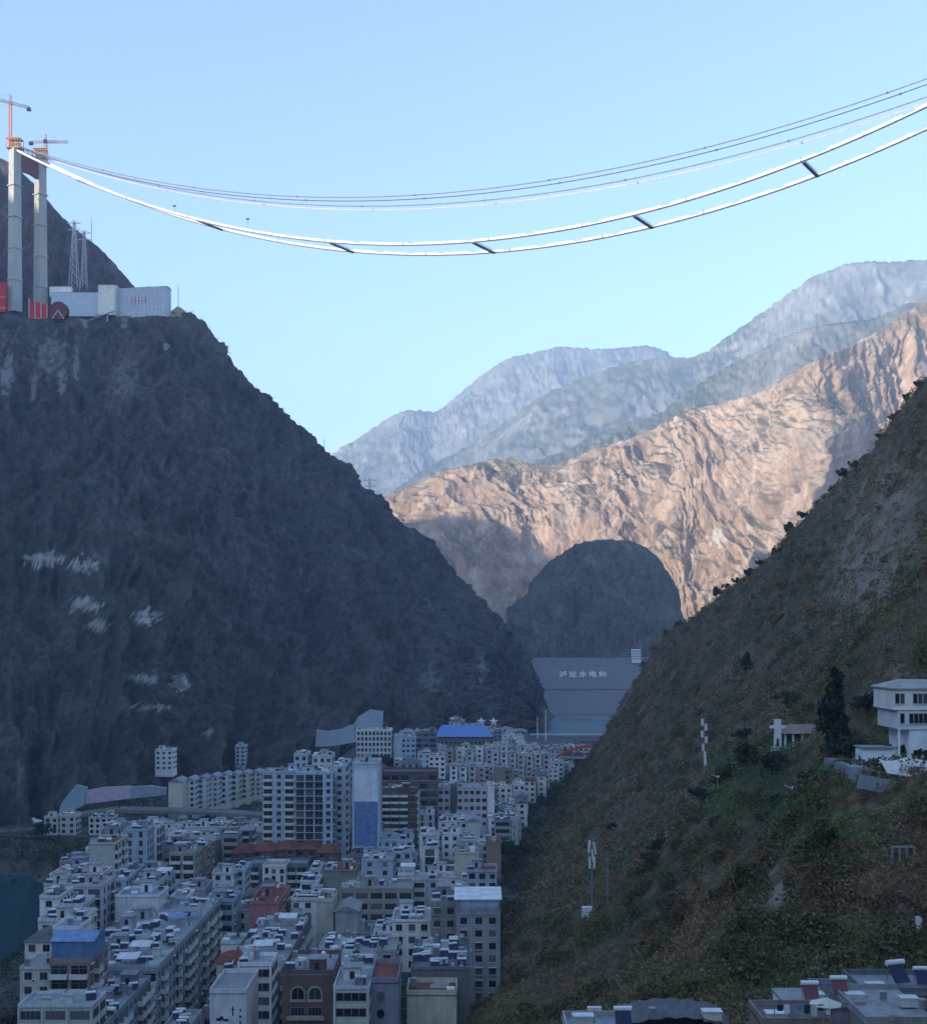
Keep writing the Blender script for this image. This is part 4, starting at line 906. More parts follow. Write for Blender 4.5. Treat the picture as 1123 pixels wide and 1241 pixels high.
wall_strip('cut_slope', 'pale grey shotcrete slope stepping up behind the white dormitory', 'wall', [P(*a) for a in sh], [11,10,10.5,13,17,18.5,16.5], M['shotcrete'], .7)
for px, py, l_, c_ in [(20,1002,16,'roof_blue2'),(35,997,12,'tile_white'),(10,1004,9,'orange')]:
    x, y, z = P(px, py, 655); t = thing('shed', {'roof_blue2':'low shed with a pale blue roof by the left riverside road','tile_white':'low shed with a white roof right of the pale blue one','orange':'small shed with an orange roof at the left edge'}[c_], 'shed', (x, y, float(ground_z(x, y))))
    h = z-t.location.z; MB().box(-l_/2.6, l_/2.6, 0, 6, 0, h).build('wall', M['offwhite'], t); MB().prism([(-l_/2.3, h+.01), (l_/2.3, h+.01), (0, h+1.6)], -.5, 6.5).build('roof', M[c_], t)
for px, py, w_, h_, lb in [(62,1000,7,7,'small white house on the bank right of the blue shed roof'),(82,998,8,6,'grey terrace house below the netted slope'),(122,1000,12,9,'pale banded building in front of the lilac wall')]:
    D = 620; x, y, z = P(px, py, D); building(HS, x, D, w_, 9, 0, CZ-(py-8-HY)/F*D, 'offwhite', 'frame', far=True, label=lb, cat='house')

tag(ribbon([(-62,235,.05),(-64,300,.05),(-65,400,.05),(-66,520,.05)], 7, .3).build('street', M['asphalt']), kind='structure')
tag(ribbon([(-500,632,.6),(-330,628,.6),(-230,618,.6),(-196,606,.5),(-170,560,.3),(-158,480,.2)], 8, .8).build('road', M['asphalt']), kind='structure')
cars = MB
def car_mesh(col):
    b = MB(); b.prism([(-2.2,.35),(2.2,.35),(2.25,.8),(1.3,.95),(.8,1.45),(-1.2,1.45),(-1.9,.95),(-2.25,.85)], -.85, .85, 0)
    b.prism([(-1.55,.95),(1.15,.95),(.72,1.38),(-1.15,1.38)], -.87, .87, 1)
    for x in (-1.4, 1.4):
        for y in (-.8, .6): b.tube((x, y, .33), (x, y+.2, .33), .33, 10, 2)
    return b.mesh('parked_car', [col, M['glass'], M['dark']])
cm = [car_mesh(M['white_metal']), car_mesh(M['roof_dark']), car_mesh(M['red'])]
for i, (x, y, z, c_, lb) in enumerate([(-64.5,300,.1,0,'white car in the narrow street beside the long slab'),(-64,330,.1,1,'dark car in the street behind the white one'),(-65,372,.1,2,'red car farthest up the narrow street')]):
    tag(link('car', cm[c_], None, (x, y, z), math.pi/2), lb, 'car')

# ------------------------------------------------------------------ dam, far shore, arch bridge
M['damface'] = wallmat('dam_face', (.18,.175,.18), .6); M['char'] = simple('character_white', (.62,.60,.57), .8)
dm = thing('dam', 'broad grey embankment dam with five white characters across the valley', 'dam', P(700,864,1600))
ox, oy, oz = dm.location
zt = Zat(799,1640)-oz; zm = Zat(836,1620)-oz
q = MB(); q.add([(-110,-8,-6),(120,-8,-6),(120,24,zm),(-110,24,zm)],[(0,1,2,3)]); q.add([(-110,24,zm),(120,24,zm),(120,31,zm),(-110,31,zm)],[(0,1,2,3)]); q.add([(-110,31,zm),(120,31,zm),(120,62,zt),(-110,62,zt)],[(0,1,2,3)]); q.add([(-110,62,zt),(120,62,zt),(120,74,zt),(-110,74,zt)],[(0,1,2,3)]); q.add([(-110,74,zt),(120,74,zt),(120,120,-6),(-110,120,-6)],[(0,1,2,3)])
q.build('face', M['damface'], dm)
MB().box(-110, 120, 23.2, 24, zm-.2, zm+1.0).build('berm_rail', M['darkgrey'], dm); MB().box(-110, 120, 61.5, 62.3, zt, zt+1.4).build('crest_parapet', M['concrete'], dm)
sl = math.atan2(zt-zm, 31)
for i, ch in enumerate('泸定水电站'):
    cu = bpy.data.curves.new('character', 'FONT'); cu.body = ch; cu.size = 10.5; cu.extrude = .15; cu.align_x = 'CENTER'; cu.align_y = 'CENTER'; cu.offset = .32
    px = 682+i*12; o = bpy.data.objects.new('tmp', cu); C.objects.link(o); bpy.context.view_layer.update()
    me = bpy.data.meshes.new_from_object(o.evaluated_get(bpy.context.evaluated_depsgraph_get())); bpy.data.objects.remove(o); me.materials.clear(); me.materials.append(M['char'])
    q_ = .48; yy_ = 31+31*q_; c = link('character', me, dm, (Xat(px,1600+yy_)-ox, yy_-.6, zm+(zt-zm)*q_)); c.rotation_euler = (sl, 0, 0)
building('gate_house', Xat(771,1655), 1655, 12, 10, Zat(800,1655), Zat(788,1655), 'white', 'plain', top=None, far=True, label='small white gate house on the right end of the dam crest', cat='gate house')
# bank strips below the dam
for a, b_, D, d, h, mt, nm in [(668,735,1585,8,1.2,'concrete','quay'),(676,716,1500,5,1.0,'concrete','quay'),(716,760,1490,5,.6,'concrete','quay')]:
    MBx = MB().box(Xat(a,D), Xat(b_,D), D, D+d, -4, h); tag(MBx.build('quay', M[mt]), {1585:'long low quay at the foot of the dam',1500:'pale strip of quay across the still water',1490:'short pale quay at the right end of the still water'}[D], 'quay')
tag(MB().box(Xat(640,1255), Xat(735,1255), 1232, 1250, -5, .8).build('embankment', M['shotcrete']), 'grey embankment in front of the still water', 'embankment')
ab = thing('arch_bridge', 'red steel arch bridge half hidden by the right slope', 'bridge', P(722,920,940)); ab.rotation_euler = (0, 0, -.18)
n = 20; R_ = 32
for sgn in (-1, 1):
    q = MB(); pts = [(-R_+2*R_*i/n, sgn*4, 10*(1-(2*i/n-1)**2)) for i in range(n+1)]
    for p0, p1 in zip(pts[:-1], pts[1:]): q.bar(p0, p1, 1.3, 1.7)
    q.build('arch_rib', M['archred'], ab)
    for i in range(2, n-1, 2): q = MB(); q.tube((pts[i][0], pts[i][1], 1), pts[i], .12, 5); q.build('hanger', M['archred'], ab)
q = MB(); q.box(-R_-14, R_+14, -5, 5, .2, 1.2); q.build('deck', M['concrete'], ab); q = MB()
for i in range(4, n-2, 3): x_ = -R_+2*R_*i/n; q.bar((x_, -4, 10*(1-(2*i/n-1)**2)), (x_, 4, 10*(1-(2*i/n-1)**2)), .7)
q.build('cross_brace', M['archred'], ab)
# pylons & gate frames near the far end of the town
for i, (px, yt, yb, D, lb) in enumerate([(661,860,905,1180,'pale lattice mast at the far end of the town'),(651,868,898,1200,'small pale mast left of the taller one at the far end of the town')]):
    h = (yb-yt)/F*D; t = thing('mast', lb, 'mast', P(px, yb, D)); MB().tube((0,0,-3),(0,0,h),.5,6,0,.25).build('pole', M['white_metal'], t); MB().box(-1.6,1.6,-.2,.2,h-3,h-2.5).build('cross_arm', M['steel'], t); MB().box(-1.3,1.3,-.2,.2,h-8,h-7.6).build('cross_arm', M['steel'], t)
def star_sculpt(px, py, D, lb):
    t = thing('star_sculpture', lb, 'sculpture', P(px, py, D)); s = 3.4
    for a in range(5):
        an = math.pi/2+a*2*math.pi/5; MB().tube((0,0,6),(math.cos(an)*s,0,6+math.sin(an)*s),1.3,5,0,.25).build('ray', M['white_metal'], t)
    MB().tube((0,0,-4),(0,0,5),.6,6).build('post', M['steel'], t)
star_sculpt(583,884,960,'pale star shaped frame right above the blue market roof'); star_sculpt(598,884,965,'pale star shaped frame, the right one above the blue roof')

# ------------------------------------------------------------------ suspension bridge under construction
T0v = Vector(P(18,378,1250)); bd = Vector((.835,-.55,0)).normalized(); nd = Vector((.55,.835,0)).normalized(); Wb = 31
zT = Zat(180,1250)
tw = thing('bridge_tower', 'tall twin legged concrete bridge tower on the left mountain', 'bridge tower', T0v, 0)
Ht = zT-T0v.z
leg2 = nd*Wb
def leg(o, name):
    q = MB(); a = bd*5.0; b_ = nd*5.2; a2 = bd*3.9; b2 = nd*4.2
    o = Vector(o); u = Vector((0,0,Ht)); q.add([o-a-b_, o+a-b_, o+a+b_, o-a+b_, o-a2-b2+u, o+a2-b2+u, o+a2+b2+u, o-a2+b2+u], [(0,3,2,1),(4,5,6,7),(0,1,5,4),(1,2,6,5),(2,3,7,6),(3,0,4,7)])
    lg = q.build(name, M['conc'], tw)
    for i in range(1, 5):
        q = MB(); z = Ht*i/5.2; q.box(-5.6,5.6,-5.6,5.6,z,z+.9); c_ = q.build('climbing_platform', M['steel'], lg, o, math.atan2(bd.y, bd.x))
leg((0,0,0), 'leg'); leg(leg2, 'leg')
q = MB()     # portal beam with arched underside
xs = [Wb*i/12 for i in range(13)]
pr = [(0, Ht-1), (Wb, Ht-1)]+[(x, Ht-20-5*abs(2*x/Wb-1)**2.2) for x in reversed(xs)]
pts = [nd*x+Vector((0,0,z)) for x, z in pr]; n = len(pts)
q.add([p-bd*2.2 for p in pts]+[p+bd*2.2 for p in pts], [tuple(range(n)), tuple(range(2*n-1, n-1, -1))]+[(i, n+i, n+(i+1) % n, (i+1) % n) for i in range(n)])
q.build('portal_beam', M['darkred'], tw)
for o_, w_ in ((Vector((0,0,0)), 9), (leg2, 8)):
    q = MB(); q.box(-w_*.8,w_*.8,-w_*.55,w_*.55,Ht-.5,Ht+.5); q.box(-w_*.5,w_*.5,-w_*.4,w_*.4,Ht+.5,Ht+6,0)
    for i in range(6): q.bar((-w_*.8+i*w_*.32,-w_*.55,Ht),(-w_*.8+i*w_*.32,-w_*.55,Ht+8),.5); q.bar((-w_*.8+i*w_*.32,w_*.55,Ht),(-w_*.8+i*w_*.32,w_*.55,Ht+8),.5)
    q.bar((-w_*.8,-w_*.55,Ht+8),(w_*.8,-w_*.55,Ht+8),.6); q.bar((-w_*.8,-w_*.55,Ht+4),(w_*.8,-w_*.55,Ht+4),.4); q.box(-w_*.8,w_*.8,-w_*.6,w_*.6,Ht+9,Ht+9.6)
    q.build('scaffold_cap', M['yellow'], tw, o_)
q = MB()
for i in range(7):
    p0 = nd*(Wb*i/6)+Vector((0,0,Ht-1)); q.bar(p0, p0+Vector((0,0,5)), .6)
    if i < 6: q.bar(p0+Vector((0,0,5)), nd*(Wb*(i+1)/6)+Vector((0,0,Ht+4)), .6); q.bar(p0, nd*(Wb*(i+1)/6)+Vector((0,0,Ht+4)), .4)
q.build('top_truss', M['darkred'], tw)
def lattice(q, a, b_, w, n, t=.5, mi=0):
    a = Vector(a); b_ = Vector(b_); d = (b_-a); u = d.orthogonal().normalized()*w/2
    if abs(d.normalized().z) > .9: u = Vector((w/2,0,0)); v = Vector((0,w/2,0))
    else: v = Vector((0,0,w/2)); u = d.cross(Vector((0,0,1))).normalized()*w/2
    cs = [u+v, u-v, -u-v, -u+v]
    for c_ in cs: q.bar(a+c_, b_+c_, t, mi=mi)
    for i in range(n):
        p0 = a+d*i/n; p1 = a+d*(i+1)/n
        for k_ in range(4): q.bar(p0+cs[k_], p1+cs[(k_+1) % 4], t*.6, mi=mi)
def crane(base, h, jib, cj, rot, label, droop=0):
    t = thing('tower_crane', label, 'crane', base, rot)
    q = MB(); lattice(q, (0,0,0), (0,0,h), 2.4, 12); q.build('mast', M['orange'] if droop else M['yellow'], t)
    q = MB(); lattice(q, (0,0,h), (jib,0,h+droop), 2.0, 12, .45); q.build('jib', M['steel'], t)
    q = MB(); lattice(q, (0,0,h), (-cj,0,h-droop*cj/jib), 2.0, 5, .45); q.build('counter_jib', M['steel'], t)
    MB().box(-cj-1, -cj+3, -1.6, 1.6, h-3.2-droop*cj/jib, h-.4-droop*cj/jib).build('counterweight', M['solar'], t); MB().box(-1.5, 1.5, -3, -1, h-1.5, h+1.5).build('cab', M['solar'], t)
    q = MB(); lattice(q, (0,0,h), (0,0,h+8), 1.6, 4); q.bar((0,0,h+8),(jib*.7,0,h+droop*.7+1),.25); q.bar((0,0,h+8),(-cj+1,0,h-droop*cj/jib),.25); q.build('apex', M['steel'], t)
top0 = Vector((T0v.x, T0v.y, zT)); top1 = top0+nd*Wb
crane(top0+Vector((-3,-4,0)), (180-126)/F*1250, 40, 19, math.pi+.1, 'slim tower crane above the left leg of the bridge tower', droop=9)
crane(top1+Vector((6,-2,-10)), (180-160)/F*1250+10, 23, 16, 0, 'low tower crane above the right leg of the bridge tower')

M['cable_white'] = M['catwalk']
NEAR = (590.7, -.5452, 2.977e-4, 1.228e-7); ROPE = (596.0, -.4374, 2.597e-4, 4.717e-8)
def cable_z(s, k): return k[0]+k[1]*s+k[2]*s*s+k[3]*s**3
def cpt(s, off, k=NEAR, up=0):
    p = T0v+bd*s+nd*off; return Vector((p.x, p.y, cable_z(s, k)+up))
ss = np.linspace(0, 1235, 160)
for off, lb in ((0, 'white netted catwalk with its ropes, the near one of the bridge'), (Wb, 'white netted catwalk with its ropes, the far one of the bridge')):
    t = thing('catwalk', lb, 'catwalk', cpt(0, off)); o_ = t.location
    q = MB(); hw = 1.25
    P_ = [cpt(s, off)-o_ for s in ss]
    for p0, p1 in zip(P_[:-1], P_[1:]):
        n_ = nd*hw; q.add([p0-n_, p1-n_, p1+n_, p0+n_, p0-n_-Vector((0,0,.25)), p1-n_-Vector((0,0,.25)), p1+n_-Vector((0,0,.25)), p0+n_-Vector((0,0,.25))], [(0,1,2,3),(7,6,5,4),(0,4,5,1),(3,2,6,7)])
    q.build('walkway', M['catwalk'], t)
    for sg in (-1, 1):
        q = MB(); n_ = nd*hw*sg
        for i, (p0, p1) in enumerate(zip(P_[:-1], P_[1:])):
            if (i % (4 if off else 7)) == 0 and ss[i] > 420: h_ = .5
            else: h_ = 1.6
            q.add([p0+n_, p1+n_, p1+n_+Vector((0,0,h_)), p0+n_+Vector((0,0,h_)), p0+n_*1.06, p1+n_*1.06, p1+n_*1.06+Vector((0,0,h_)), p0+n_*1.06+Vector((0,0,h_))], [(0,1,2,3),(7,6,5,4),(3,2,6,7)])
        q.build('side_net', M['catwalk'], t)
    q = MB()
    for p0, p1 in zip(P_[:-1], P_[1:]): q.tube(p0+Vector((0,0,-.6)), p1+Vector((0,0,-.6)), .35, 5)
    q.build('bearing_rope', M['steel'], t)
    for i in range(1, 60):
        s_ = 20*i+6; q = MB(); p = cpt(s_, off)-o_; q.bar(p-nd*1.8+Vector((0,0,.1)), p+nd*1.8+Vector((0,0,.1)), .5); q.bar(p-nd*1.7, p-nd*1.7+Vector((0,0,2.4)), .35); q.build('gantry_frame', M['white_metal'] if i % 4 else M['rope'], t)
for i, s_ in enumerate((95, 258, 410, 551, 686, 807, 925)):
    t = thing('cross_walkway', '%s dark walkway linking the two white catwalks, counted from the tower' % ord_[i], 'walkway', cpt(s_, 0), 0, 'cross walkways between the catwalks'); v = Vector((nd.x*Wb, nd.y*Wb, 0))
    q = MB(); q.bar((0,0,-.6), v+Vector((0,0,-.6)), 2.2, 1.2); q.build('walkway', M['rope'], t)
    for sg in (-1, 1): q = MB(); q.bar(bd*sg+Vector((0,0,.9)), v+bd*sg+Vector((0,0,.9)), .22); q.build('rail', M['rope'], t)
for off, r0, up, m_, lb in ((3, .48, 0, 'steel', 'thin dark hauling rope highest above the catwalks'), (6.5, .40, -2, 'rope', 'thin dark hauling rope just under the highest one'), (Wb-3, .48, 0, 'steel', 'pale hauling rope above the far catwalk'), (Wb+1, .50, -2, 'pinkwhite', 'pinkish hauling rope, lowest of the four thin ones')):
    P_ = [cpt(s, off, ROPE, up) for s in ss]; t = thing('hauling_rope', lb, 'rope', P_[0]); q = MB()
    for p0, p1 in zip(P_[:-1], P_[1:]): q.tube(p0-P_[0], p1-P_[0], r0, 5)
    q.build('rope', M[m_], t)
    for i in range(1, 10): q = MB(); p = cpt(122*i+off*2, off, ROPE, up)-P_[0]; q.box(-.6,.6,-.4,.4,-.6,.7); q.build('saddle_frame', M['rope'], t, p)
for s_, yy_, lb in ((228, 250, 'small dark work platform hanging above the catwalk, nearer the tower'), (318, 266, 'small dark work platform hanging above the catwalk, farther from the tower')):
    p = cpt(s_, 0); t = thing('hanging_platform', lb, 'platform', (p.x, p.y, p.z)); h = (Zat(yy_, p.y)-p.z); MB().box(-1.4,1.4,-.8,.8,h,h+1.2).build('basket', M['rope'], t); MB().tube((0,0,0),(0,0,h),.12,4).build('hanger', M['rope'], t); MB().box(-1.2,1.2,-.6,.6,0,1.4).build('trolley', M['rope'], t)

# site buildings around the tower
pz = Zat(384,1240)
def box_thing(nm, lb, cat, l, r_, yt, yb, D, dep, wall, roof, rz=0, extra=None):
    x0, x1 = Xat(l, D), Xat(r_, D); z0, z1 = Zat(yb, D), Zat(yt, D); t = thing(nm, lb, cat, ((x0+x1)/2, D, z0), rz); w = (x1-x0)/math.cos(rz); h = z1-z0
    MB().box(-w/2, w/2, 0, dep, -6, h).build('wall', M[wall], t)
    q = MB(); q.add([(-w/2-.5,-.5,h+.02),(w/2+.5,-.5,h+.02),(w/2+.5,dep+.5,h+.02),(-w/2-.5,dep+.5,h+.02),(-w/2-.5,dep/2,h+dep*.09),(w/2+.5,dep/2,h+dep*.09)], [(0,1,5,4),(2,3,4,5),(0,4,3),(1,2,5),(3,2,1,0)]); q.build('roof', M[roof], t)
    return t, w, h
t_, w_, h_ = box_thing('site_building', 'long pale blue grey prefab hall with red lettering on the mountain shoulder', 'building', 138,202,348,377,1262,14,'bluewhite','roof_grey', rz=-.16)
for i in range(5): q = MB(); x_ = -9+i*3.6; q.box(x_-1.2,x_+1.2,-.12,-.01,h_*.42,h_*.42+.7); q.box(x_-.3,x_+.3,-.12,-.01,h_*.3,h_*.62); q.build('lettering', M['red'], t_)
for i in range(14): q = MB(); x_ = -w_/2+1+i*(w_-2)/13; q.box(x_-.12,x_+.12,-.18,0,0,h_); q.build('rib', M['paleblue'], t_)
box_thing('site_building', 'white end block at the left of the long prefab hall', 'building', 119,139,345,374,1258,16,'white','tile_white')
box_thing('site_building', 'low white shed between the tower and the prefab hall', 'building', 62,122,354,376,1272,10,'bluewhite','tile_white')
box_thing('site_building', 'white lean to roof beside the right tower leg', 'building', 60,85,347,352,1275,8,'white','tile_white')
box_thing('site_tent', 'small white tent on the edge below the tower', 'tent', 80,98,391,399,1225,5,'white','tile_white')
fw = thing('formwork_stack', 'bright red steel formwork stacked between the tower legs', 'formwork', P(46,388,1236))
for i in range(3): q = MB(); q.box(-9+i*6,-3.4+i*6,0,6,0,20-i*2); q.build('panel', M['red'], fw)
for i in range(4): q = MB(); q.box(-9.2+i*6,-8.6+i*6,-.5,0,0,22-i*2); q.build('post', M['tile_white'], fw)
MB().box(-9,9,-.6,0,1.2,3).build('beam', M['orange'], fw)
dr = thing('winch_drum', 'large dark red cable drum right of the bright red formwork', 'drum', P(72,388,1232)); q = MB(); q.tube((0,-3,9),(0,3,9),8,20); q.build('drum', M['darkred'], dr)
for y_ in (-3.4, 3.0): q = MB(); q.tube((0,y_,9),(0,y_+.4,9),9,20); q.build('flange', M['darkred'], dr)
for x_ in (-6, 6): MB().bar((x_,-4,0),(0,-4,9),1.0).build('stand', M['steel'], dr)
fw = thing('formwork_stack', 'red and orange steelwork at the left edge beside the left tower leg', 'formwork', P(3,378,1240)); MB().box(-5,3,0,5,0,30).build('panel', M['red'], fw); MB().box(-5.2,3.2,-.4,0,14,16).build('beam', M['orange'], fw); MB().box(-5.2,3.2,-.4,0,3,5).build('beam', M['orange'], fw)
cv = thing('conveyor', 'grey sloping chute running down to the white tent', 'chute', P(97,392,1228)); MB().bar((0,0,0),(30,14,16),3,1).build('belt', M['concrete'], cv); MB().bar((24,11,-6),(24,11,12),1).build('leg', M['steel'], cv)
def pylon(px, yt, yb, D, lb, w=9):
    h = (yb-yt)/F*D; t = thing('power_pylon', lb, 'pylon', P(px, yb, D)); q = MB()
    for sx in (-1, 1):
        for sy in (-1, 1): q.bar((sx*w/2, sy*w/2, -4), (sx*.8, sy*.8, h), .5)
    for i in range(8):
        f0, f1 = i/8, (i+1)/8; w0 = w/2*(1-f0)+.8*f0; w1 = w/2*(1-f1)+.8*f1
        for sy in (-1, 1): q.bar((-w0, sy*w0, h*f0), (w1, sy*w1, h*f1), .3); q.bar((w0, sy*w0, h*f0), (-w1, sy*w1, h*f1), .3)
    q.build('lattice', M['steel'], t)
    for z in (h-2, h-9): q = MB(); q.bar((-7, 0, z), (7, 0, z), .6); q.bar((-7,0,z),(0,0,z+3),.3); q.bar((7,0,z),(0,0,z+3),.3); q.build('cross_arm', M['steel'], t)
pylon(90,268,346,1290,'grey lattice power pylon right of the bridge tower'); pylon(102,280,345,1310,'smaller lattice pylon behind the first near the bridge tower', 6)
for px, yt, yb, D, lb in [(111,264,312,1375,'thin antenna pole on the hill behind the bridge tower'),(216,345,372,1275,'thin antenna pole at the right end of the mountain shoulder'),(179,346,352,1275,'short pole on the roof ridge of the prefab hall'),(393,530,556,1360,'thin mast on the skyline halfway down the left mountain')]:
    h = (yb-yt)/F*D; t = thing('antenna_pole', lb, 'antenna', P(px, yb, D)); MB().tube((0,0,-3),(0,0,h),.45,5,0,.25).build('pole', M['steel'], t); MB().box(-1.2,1.2,-.2,.2,h*.8,h*.8+.4).build('cross_arm', M['steel'], t)
rk = thing('rock_outcrop', 'tan sunlit rock knoll at the right end of the mountain shoulder', 'rock', P(216,384,1276)); q = MB(); rr = random.Random(4)
vs = []; fs = []; n = 14
for j in range(6):
    for i in range(n):
        a = 2*math.pi*i/n; rad = 12*math.cos(j/5.5*math.pi/2)*(1+rr.uniform(-.2,.2)); vs.append((math.cos(a)*rad, math.sin(a)*rad*.6, j*2.4-2+rr.uniform(-.8,.8)))
for j in range(5):
    for i in range(n): fs.append((j*n+i, j*n+(i+1) % n, (j+1)*n+(i+1) % n, (j+1)*n+i))
fs.append(tuple(5*n+i for i in range(n))); q.add(vs, fs); q.build('rock', simple('tan_rock', (.36,.27,.19), .95), rk)
# small pale pylons on the bare ridge between
pylon(448,580,604,1420,'tiny pylon on the left mountain skyline before the blue hills', 4)

#@@PART4
# ------------------------------------------------------------------ white house on the right slope
M['bright_white'] = wallmat('white_plaster', (.84,.84,.83), .06)
D = 208.0; zg = 78.3; t = thing('house', 'white three storey house with a grey hipped roof on the right slope', 'house', (Xat(1092,D)+4.2, D, zg))
hx = -4.2; H1 = Zat(894,D)-zg; 
H = Zat(834,D)-zg; h1 = Zat(883,D)-zg; h2 = Zat(859,D)-zg
MB().box(-3.2,11,-.9,9,-3,h1).build('ground_floor_wall', M['bright_white'], t)
MB().box(-5.2,11.3,-1.0,9,h1+.002,h2).build('wall', M['bright_white'], t)
q = MB(); q.box(-5.9,11.4,-1.15,9,h2+.002,H); q.box(-5.95,11.45,-1.25,9,h2-.15,h2); q.build('upper_wall', M['bright_white'], t)
MB().box(-5.25,11.35,-1.1,-1.0,h1-.12,h1+.05).build('string_course', M['offwhite'], t)
q = MB(); q.add([(-6.2,-1.5,H+.02),(12.0,-1.5,H+.02),(12.0,10,H+.02),(-6.2,10,H+.02),(-3,3,H+1.3),(9,3,H+1.3),(9,5.5,H+1.3),(-3,5.5,H+1.3),(-6.2,-1.5,H-.2),(12.0,-1.5,H-.2),(12.0,10,H-.2),(-6.2,10,H-.2)],[(0,1,5,4),(1,2,6,5),(2,3,7,6),(3,0,4,7),(4,5,6,7),(8,9,1,0),(9,10,2,1),(10,11,3,2),(11,8,0,3),(11,10,9,8)]); rf_ = q.build('roof', M['grey'], t)
MB().box(6.2,6.9,2.8,3.5,H+.6,H+2.2).build('chimney', M['bright_white'], rf_)
w4 = win_mesh(1.15, 1.9, 1); w3 = win_mesh(.75, 1.7, 0); wb = win_mesh(.75, 1.9, 0)
for x in (-5.3,-4.45,-2.3,-1.45,-.6): link('window', w3, t, (x, -1.152, h2+.9))
for x in (2.7, 7.3, 10.2): link('window', w4, t, (x, -1.152, h2+.7)); link('window', w4, t, (x, -1.002, h1+.8))
for x in (-4.4,-2.9,-2.1,-1.3,-.5): link('window', w3, t, (x, -1.002, h1+.9))
for x in (-1.6, .2): o = link('door', win_mesh(1.3, 2.4, 1), t, (x-.3, -.902, .1))
for x in (2.9, 7.3): link('window', win_mesh(1.2, 2.2, 1), t, (x, -.902, .7))
for x in (-4.9,): MB().box(x-.15, x+.15, -.98, -.68, 0, h1).build('pillar', M['bright_white'], t)
for x in (1.6, 5.2): link('air_conditioner', ACM, t, (x, -.902, 2.6))
tag(MB().box(-14, 22, -4.5, 11, -5, 0).build('terrace', M['shotcrete'], None, (t.location.x, D, zg)), 'grey concrete terrace carrying the white three storey house', 'terrace')
q = MB(); q.box(0,5.4,0,4,0,2.6); s_ = thing('shed', 'small white annex left of the white three storey house', 'shed', (Xat(1043,210), 209, zg)); q.build('wall', M['bright_white'], s_); MB().box(-.3,5.7,-.5,4.3,2.6,2.8).build('roof', M['roof_grey'], s_)
# blue scooters / tarps before the annex
for i, (x_, lb) in enumerate([(1052,'blue covered motorcycle on the terrace by the annex, left one'),(1058,'blue covered motorcycle on the terrace by the annex, right one')]):
    t2 = thing('motorcycle', lb, 'motorcycle', (Xat(x_,205.5), 205.5, zg+.002)); 
    for y_ in (-.65, .65): q = MB(); q.tube((y_,-.06,.3),(y_,.06,.3),.3,12); q.build('wheel', M['dark'], t2)
    q = MB(); q.prism([(-.7,.45),(.5,.4),(.75,.95),(.6,1.0),(.3,.7),(-.3,.75),(-.8,.85)],-.18,.18); q.build('body', M['roof_blue'], t2); MB().bar((.55,-.35,1.05),(.55,.35,1.05),.06).build('handlebar', M['steel'], t2)
# pale tarpaulin sheet and parked car on the bank below
ta = thing('tarpaulin', 'pale tarpaulin sheet sloping below the white house terrace', 'tarpaulin', P(1095,925,200)); q = MB(); nx_, ny_ = 18, 10; vs = []
for j in range(ny_):
    for i in range(nx_):
        u, v_ = i/(nx_-1), j/(ny_-1); vs.append((-3.6+9*u, -2.8*(1-v_)+v_*1.4, -2.6*(1-v_)*(.55+.45*u)+.5*v_+.22*math.sin(u*9+v_*3)*(.4+v_)))
fs = [(j*nx_+i, j*nx_+i+1, (j+1)*nx_+i+1, (j+1)*nx_+i) for j in range(ny_-1) for i in range(nx_-1)]
b0 = len(vs); vs2 = vs+[(x, y+.05, z-.06) for x, y, z in vs]; q.add(vs2, fs+[tuple(b0+k for k in reversed(f)) for f in fs]); o = q.build('sheet', M['offwhite'], ta)
gr_ = thing('guard_wall', 'grey retaining wall with railing below the pale tarpaulin', 'wall', P(1075,955,198)); 
q = MB(); q.bar((-5,-1,1.2),(8,-2,-1.2),.5,2.2); q.build('wall', M['shotcrete'], gr_)
for i in range(9): f_ = i/8; MB().box(-.05,.05,-.05,.05,0,1.1).build('baluster', M['steel'], gr_, (-5+13*f_, -1-f_, 2.2-2.4*f_))
MB().bar((-5,-1,3.35),(8,-2,.95),.1).build('rail', M['steel'], gr_)
tag(link('car', cm[1], None, (Xat(1112,200), 200, Zat(936,200)-.5), .5), 'dark car parked beside the pale tarpaulin', 'car')

# stone cross monument, shrine, statue
D = 300.0; cz = 72.0
cr = thing('stone_monument', 'pale stone monument shaped like a cross left of the small shrine', 'monument', (Xat(942,D), D, cz))
MB().box(-1.5,1.5,-.6,.6,-1,1).build('base', M['offwhite'], cr)
q = MB(); q.prism([(-.9,1),(-.5,1),(-.35,3),(.35,3),(.5,1),(.9,1),(.8,4),(.75,5.4),(1.9,5.5),(1.9,6.1),(.75,6.2),(.8,7.6),(-.8,7.6),(-.75,6.2),(-1.9,6.1),(-1.9,5.5),(-.75,5.4),(-.8,4)],-.4,.4); q.build('cross', M['white_metal'], cr)
shn = thing('shrine', 'small open shrine with white posts under a grey brown tiled roof', 'shrine', (Xat(973,D), D, cz))
MB().box(-5,5,-.4,5,-2,.5).build('floor', M['shotcrete'], shn); MB().box(-4.4,4.4,4,4.4,.5,4.4).build('back_wall', M['teal'], shn)
for x in (-4.3,-2.4,-.2,1.8,4.2): MB().box(x-.22,x+.22,0,.4,.5,4.2).build('post', M['white_metal'], shn)
MB().box(-4.3,-.3,.05,.15,.5,1.5).build('railing', M['paleblue'], shn)
q = MB(); q.add([(-5.4,-1,4.2),(5.4,-1,4.2),(5.4,5.4,4.2),(-5.4,5.4,4.2),(-3,2.2,6.3),(3,2.2,6.3)],[(0,1,5,4),(2,3,4,5),(0,4,3),(1,2,5),(3,2,1,0)]); q.build('roof', M['tan'], shn)
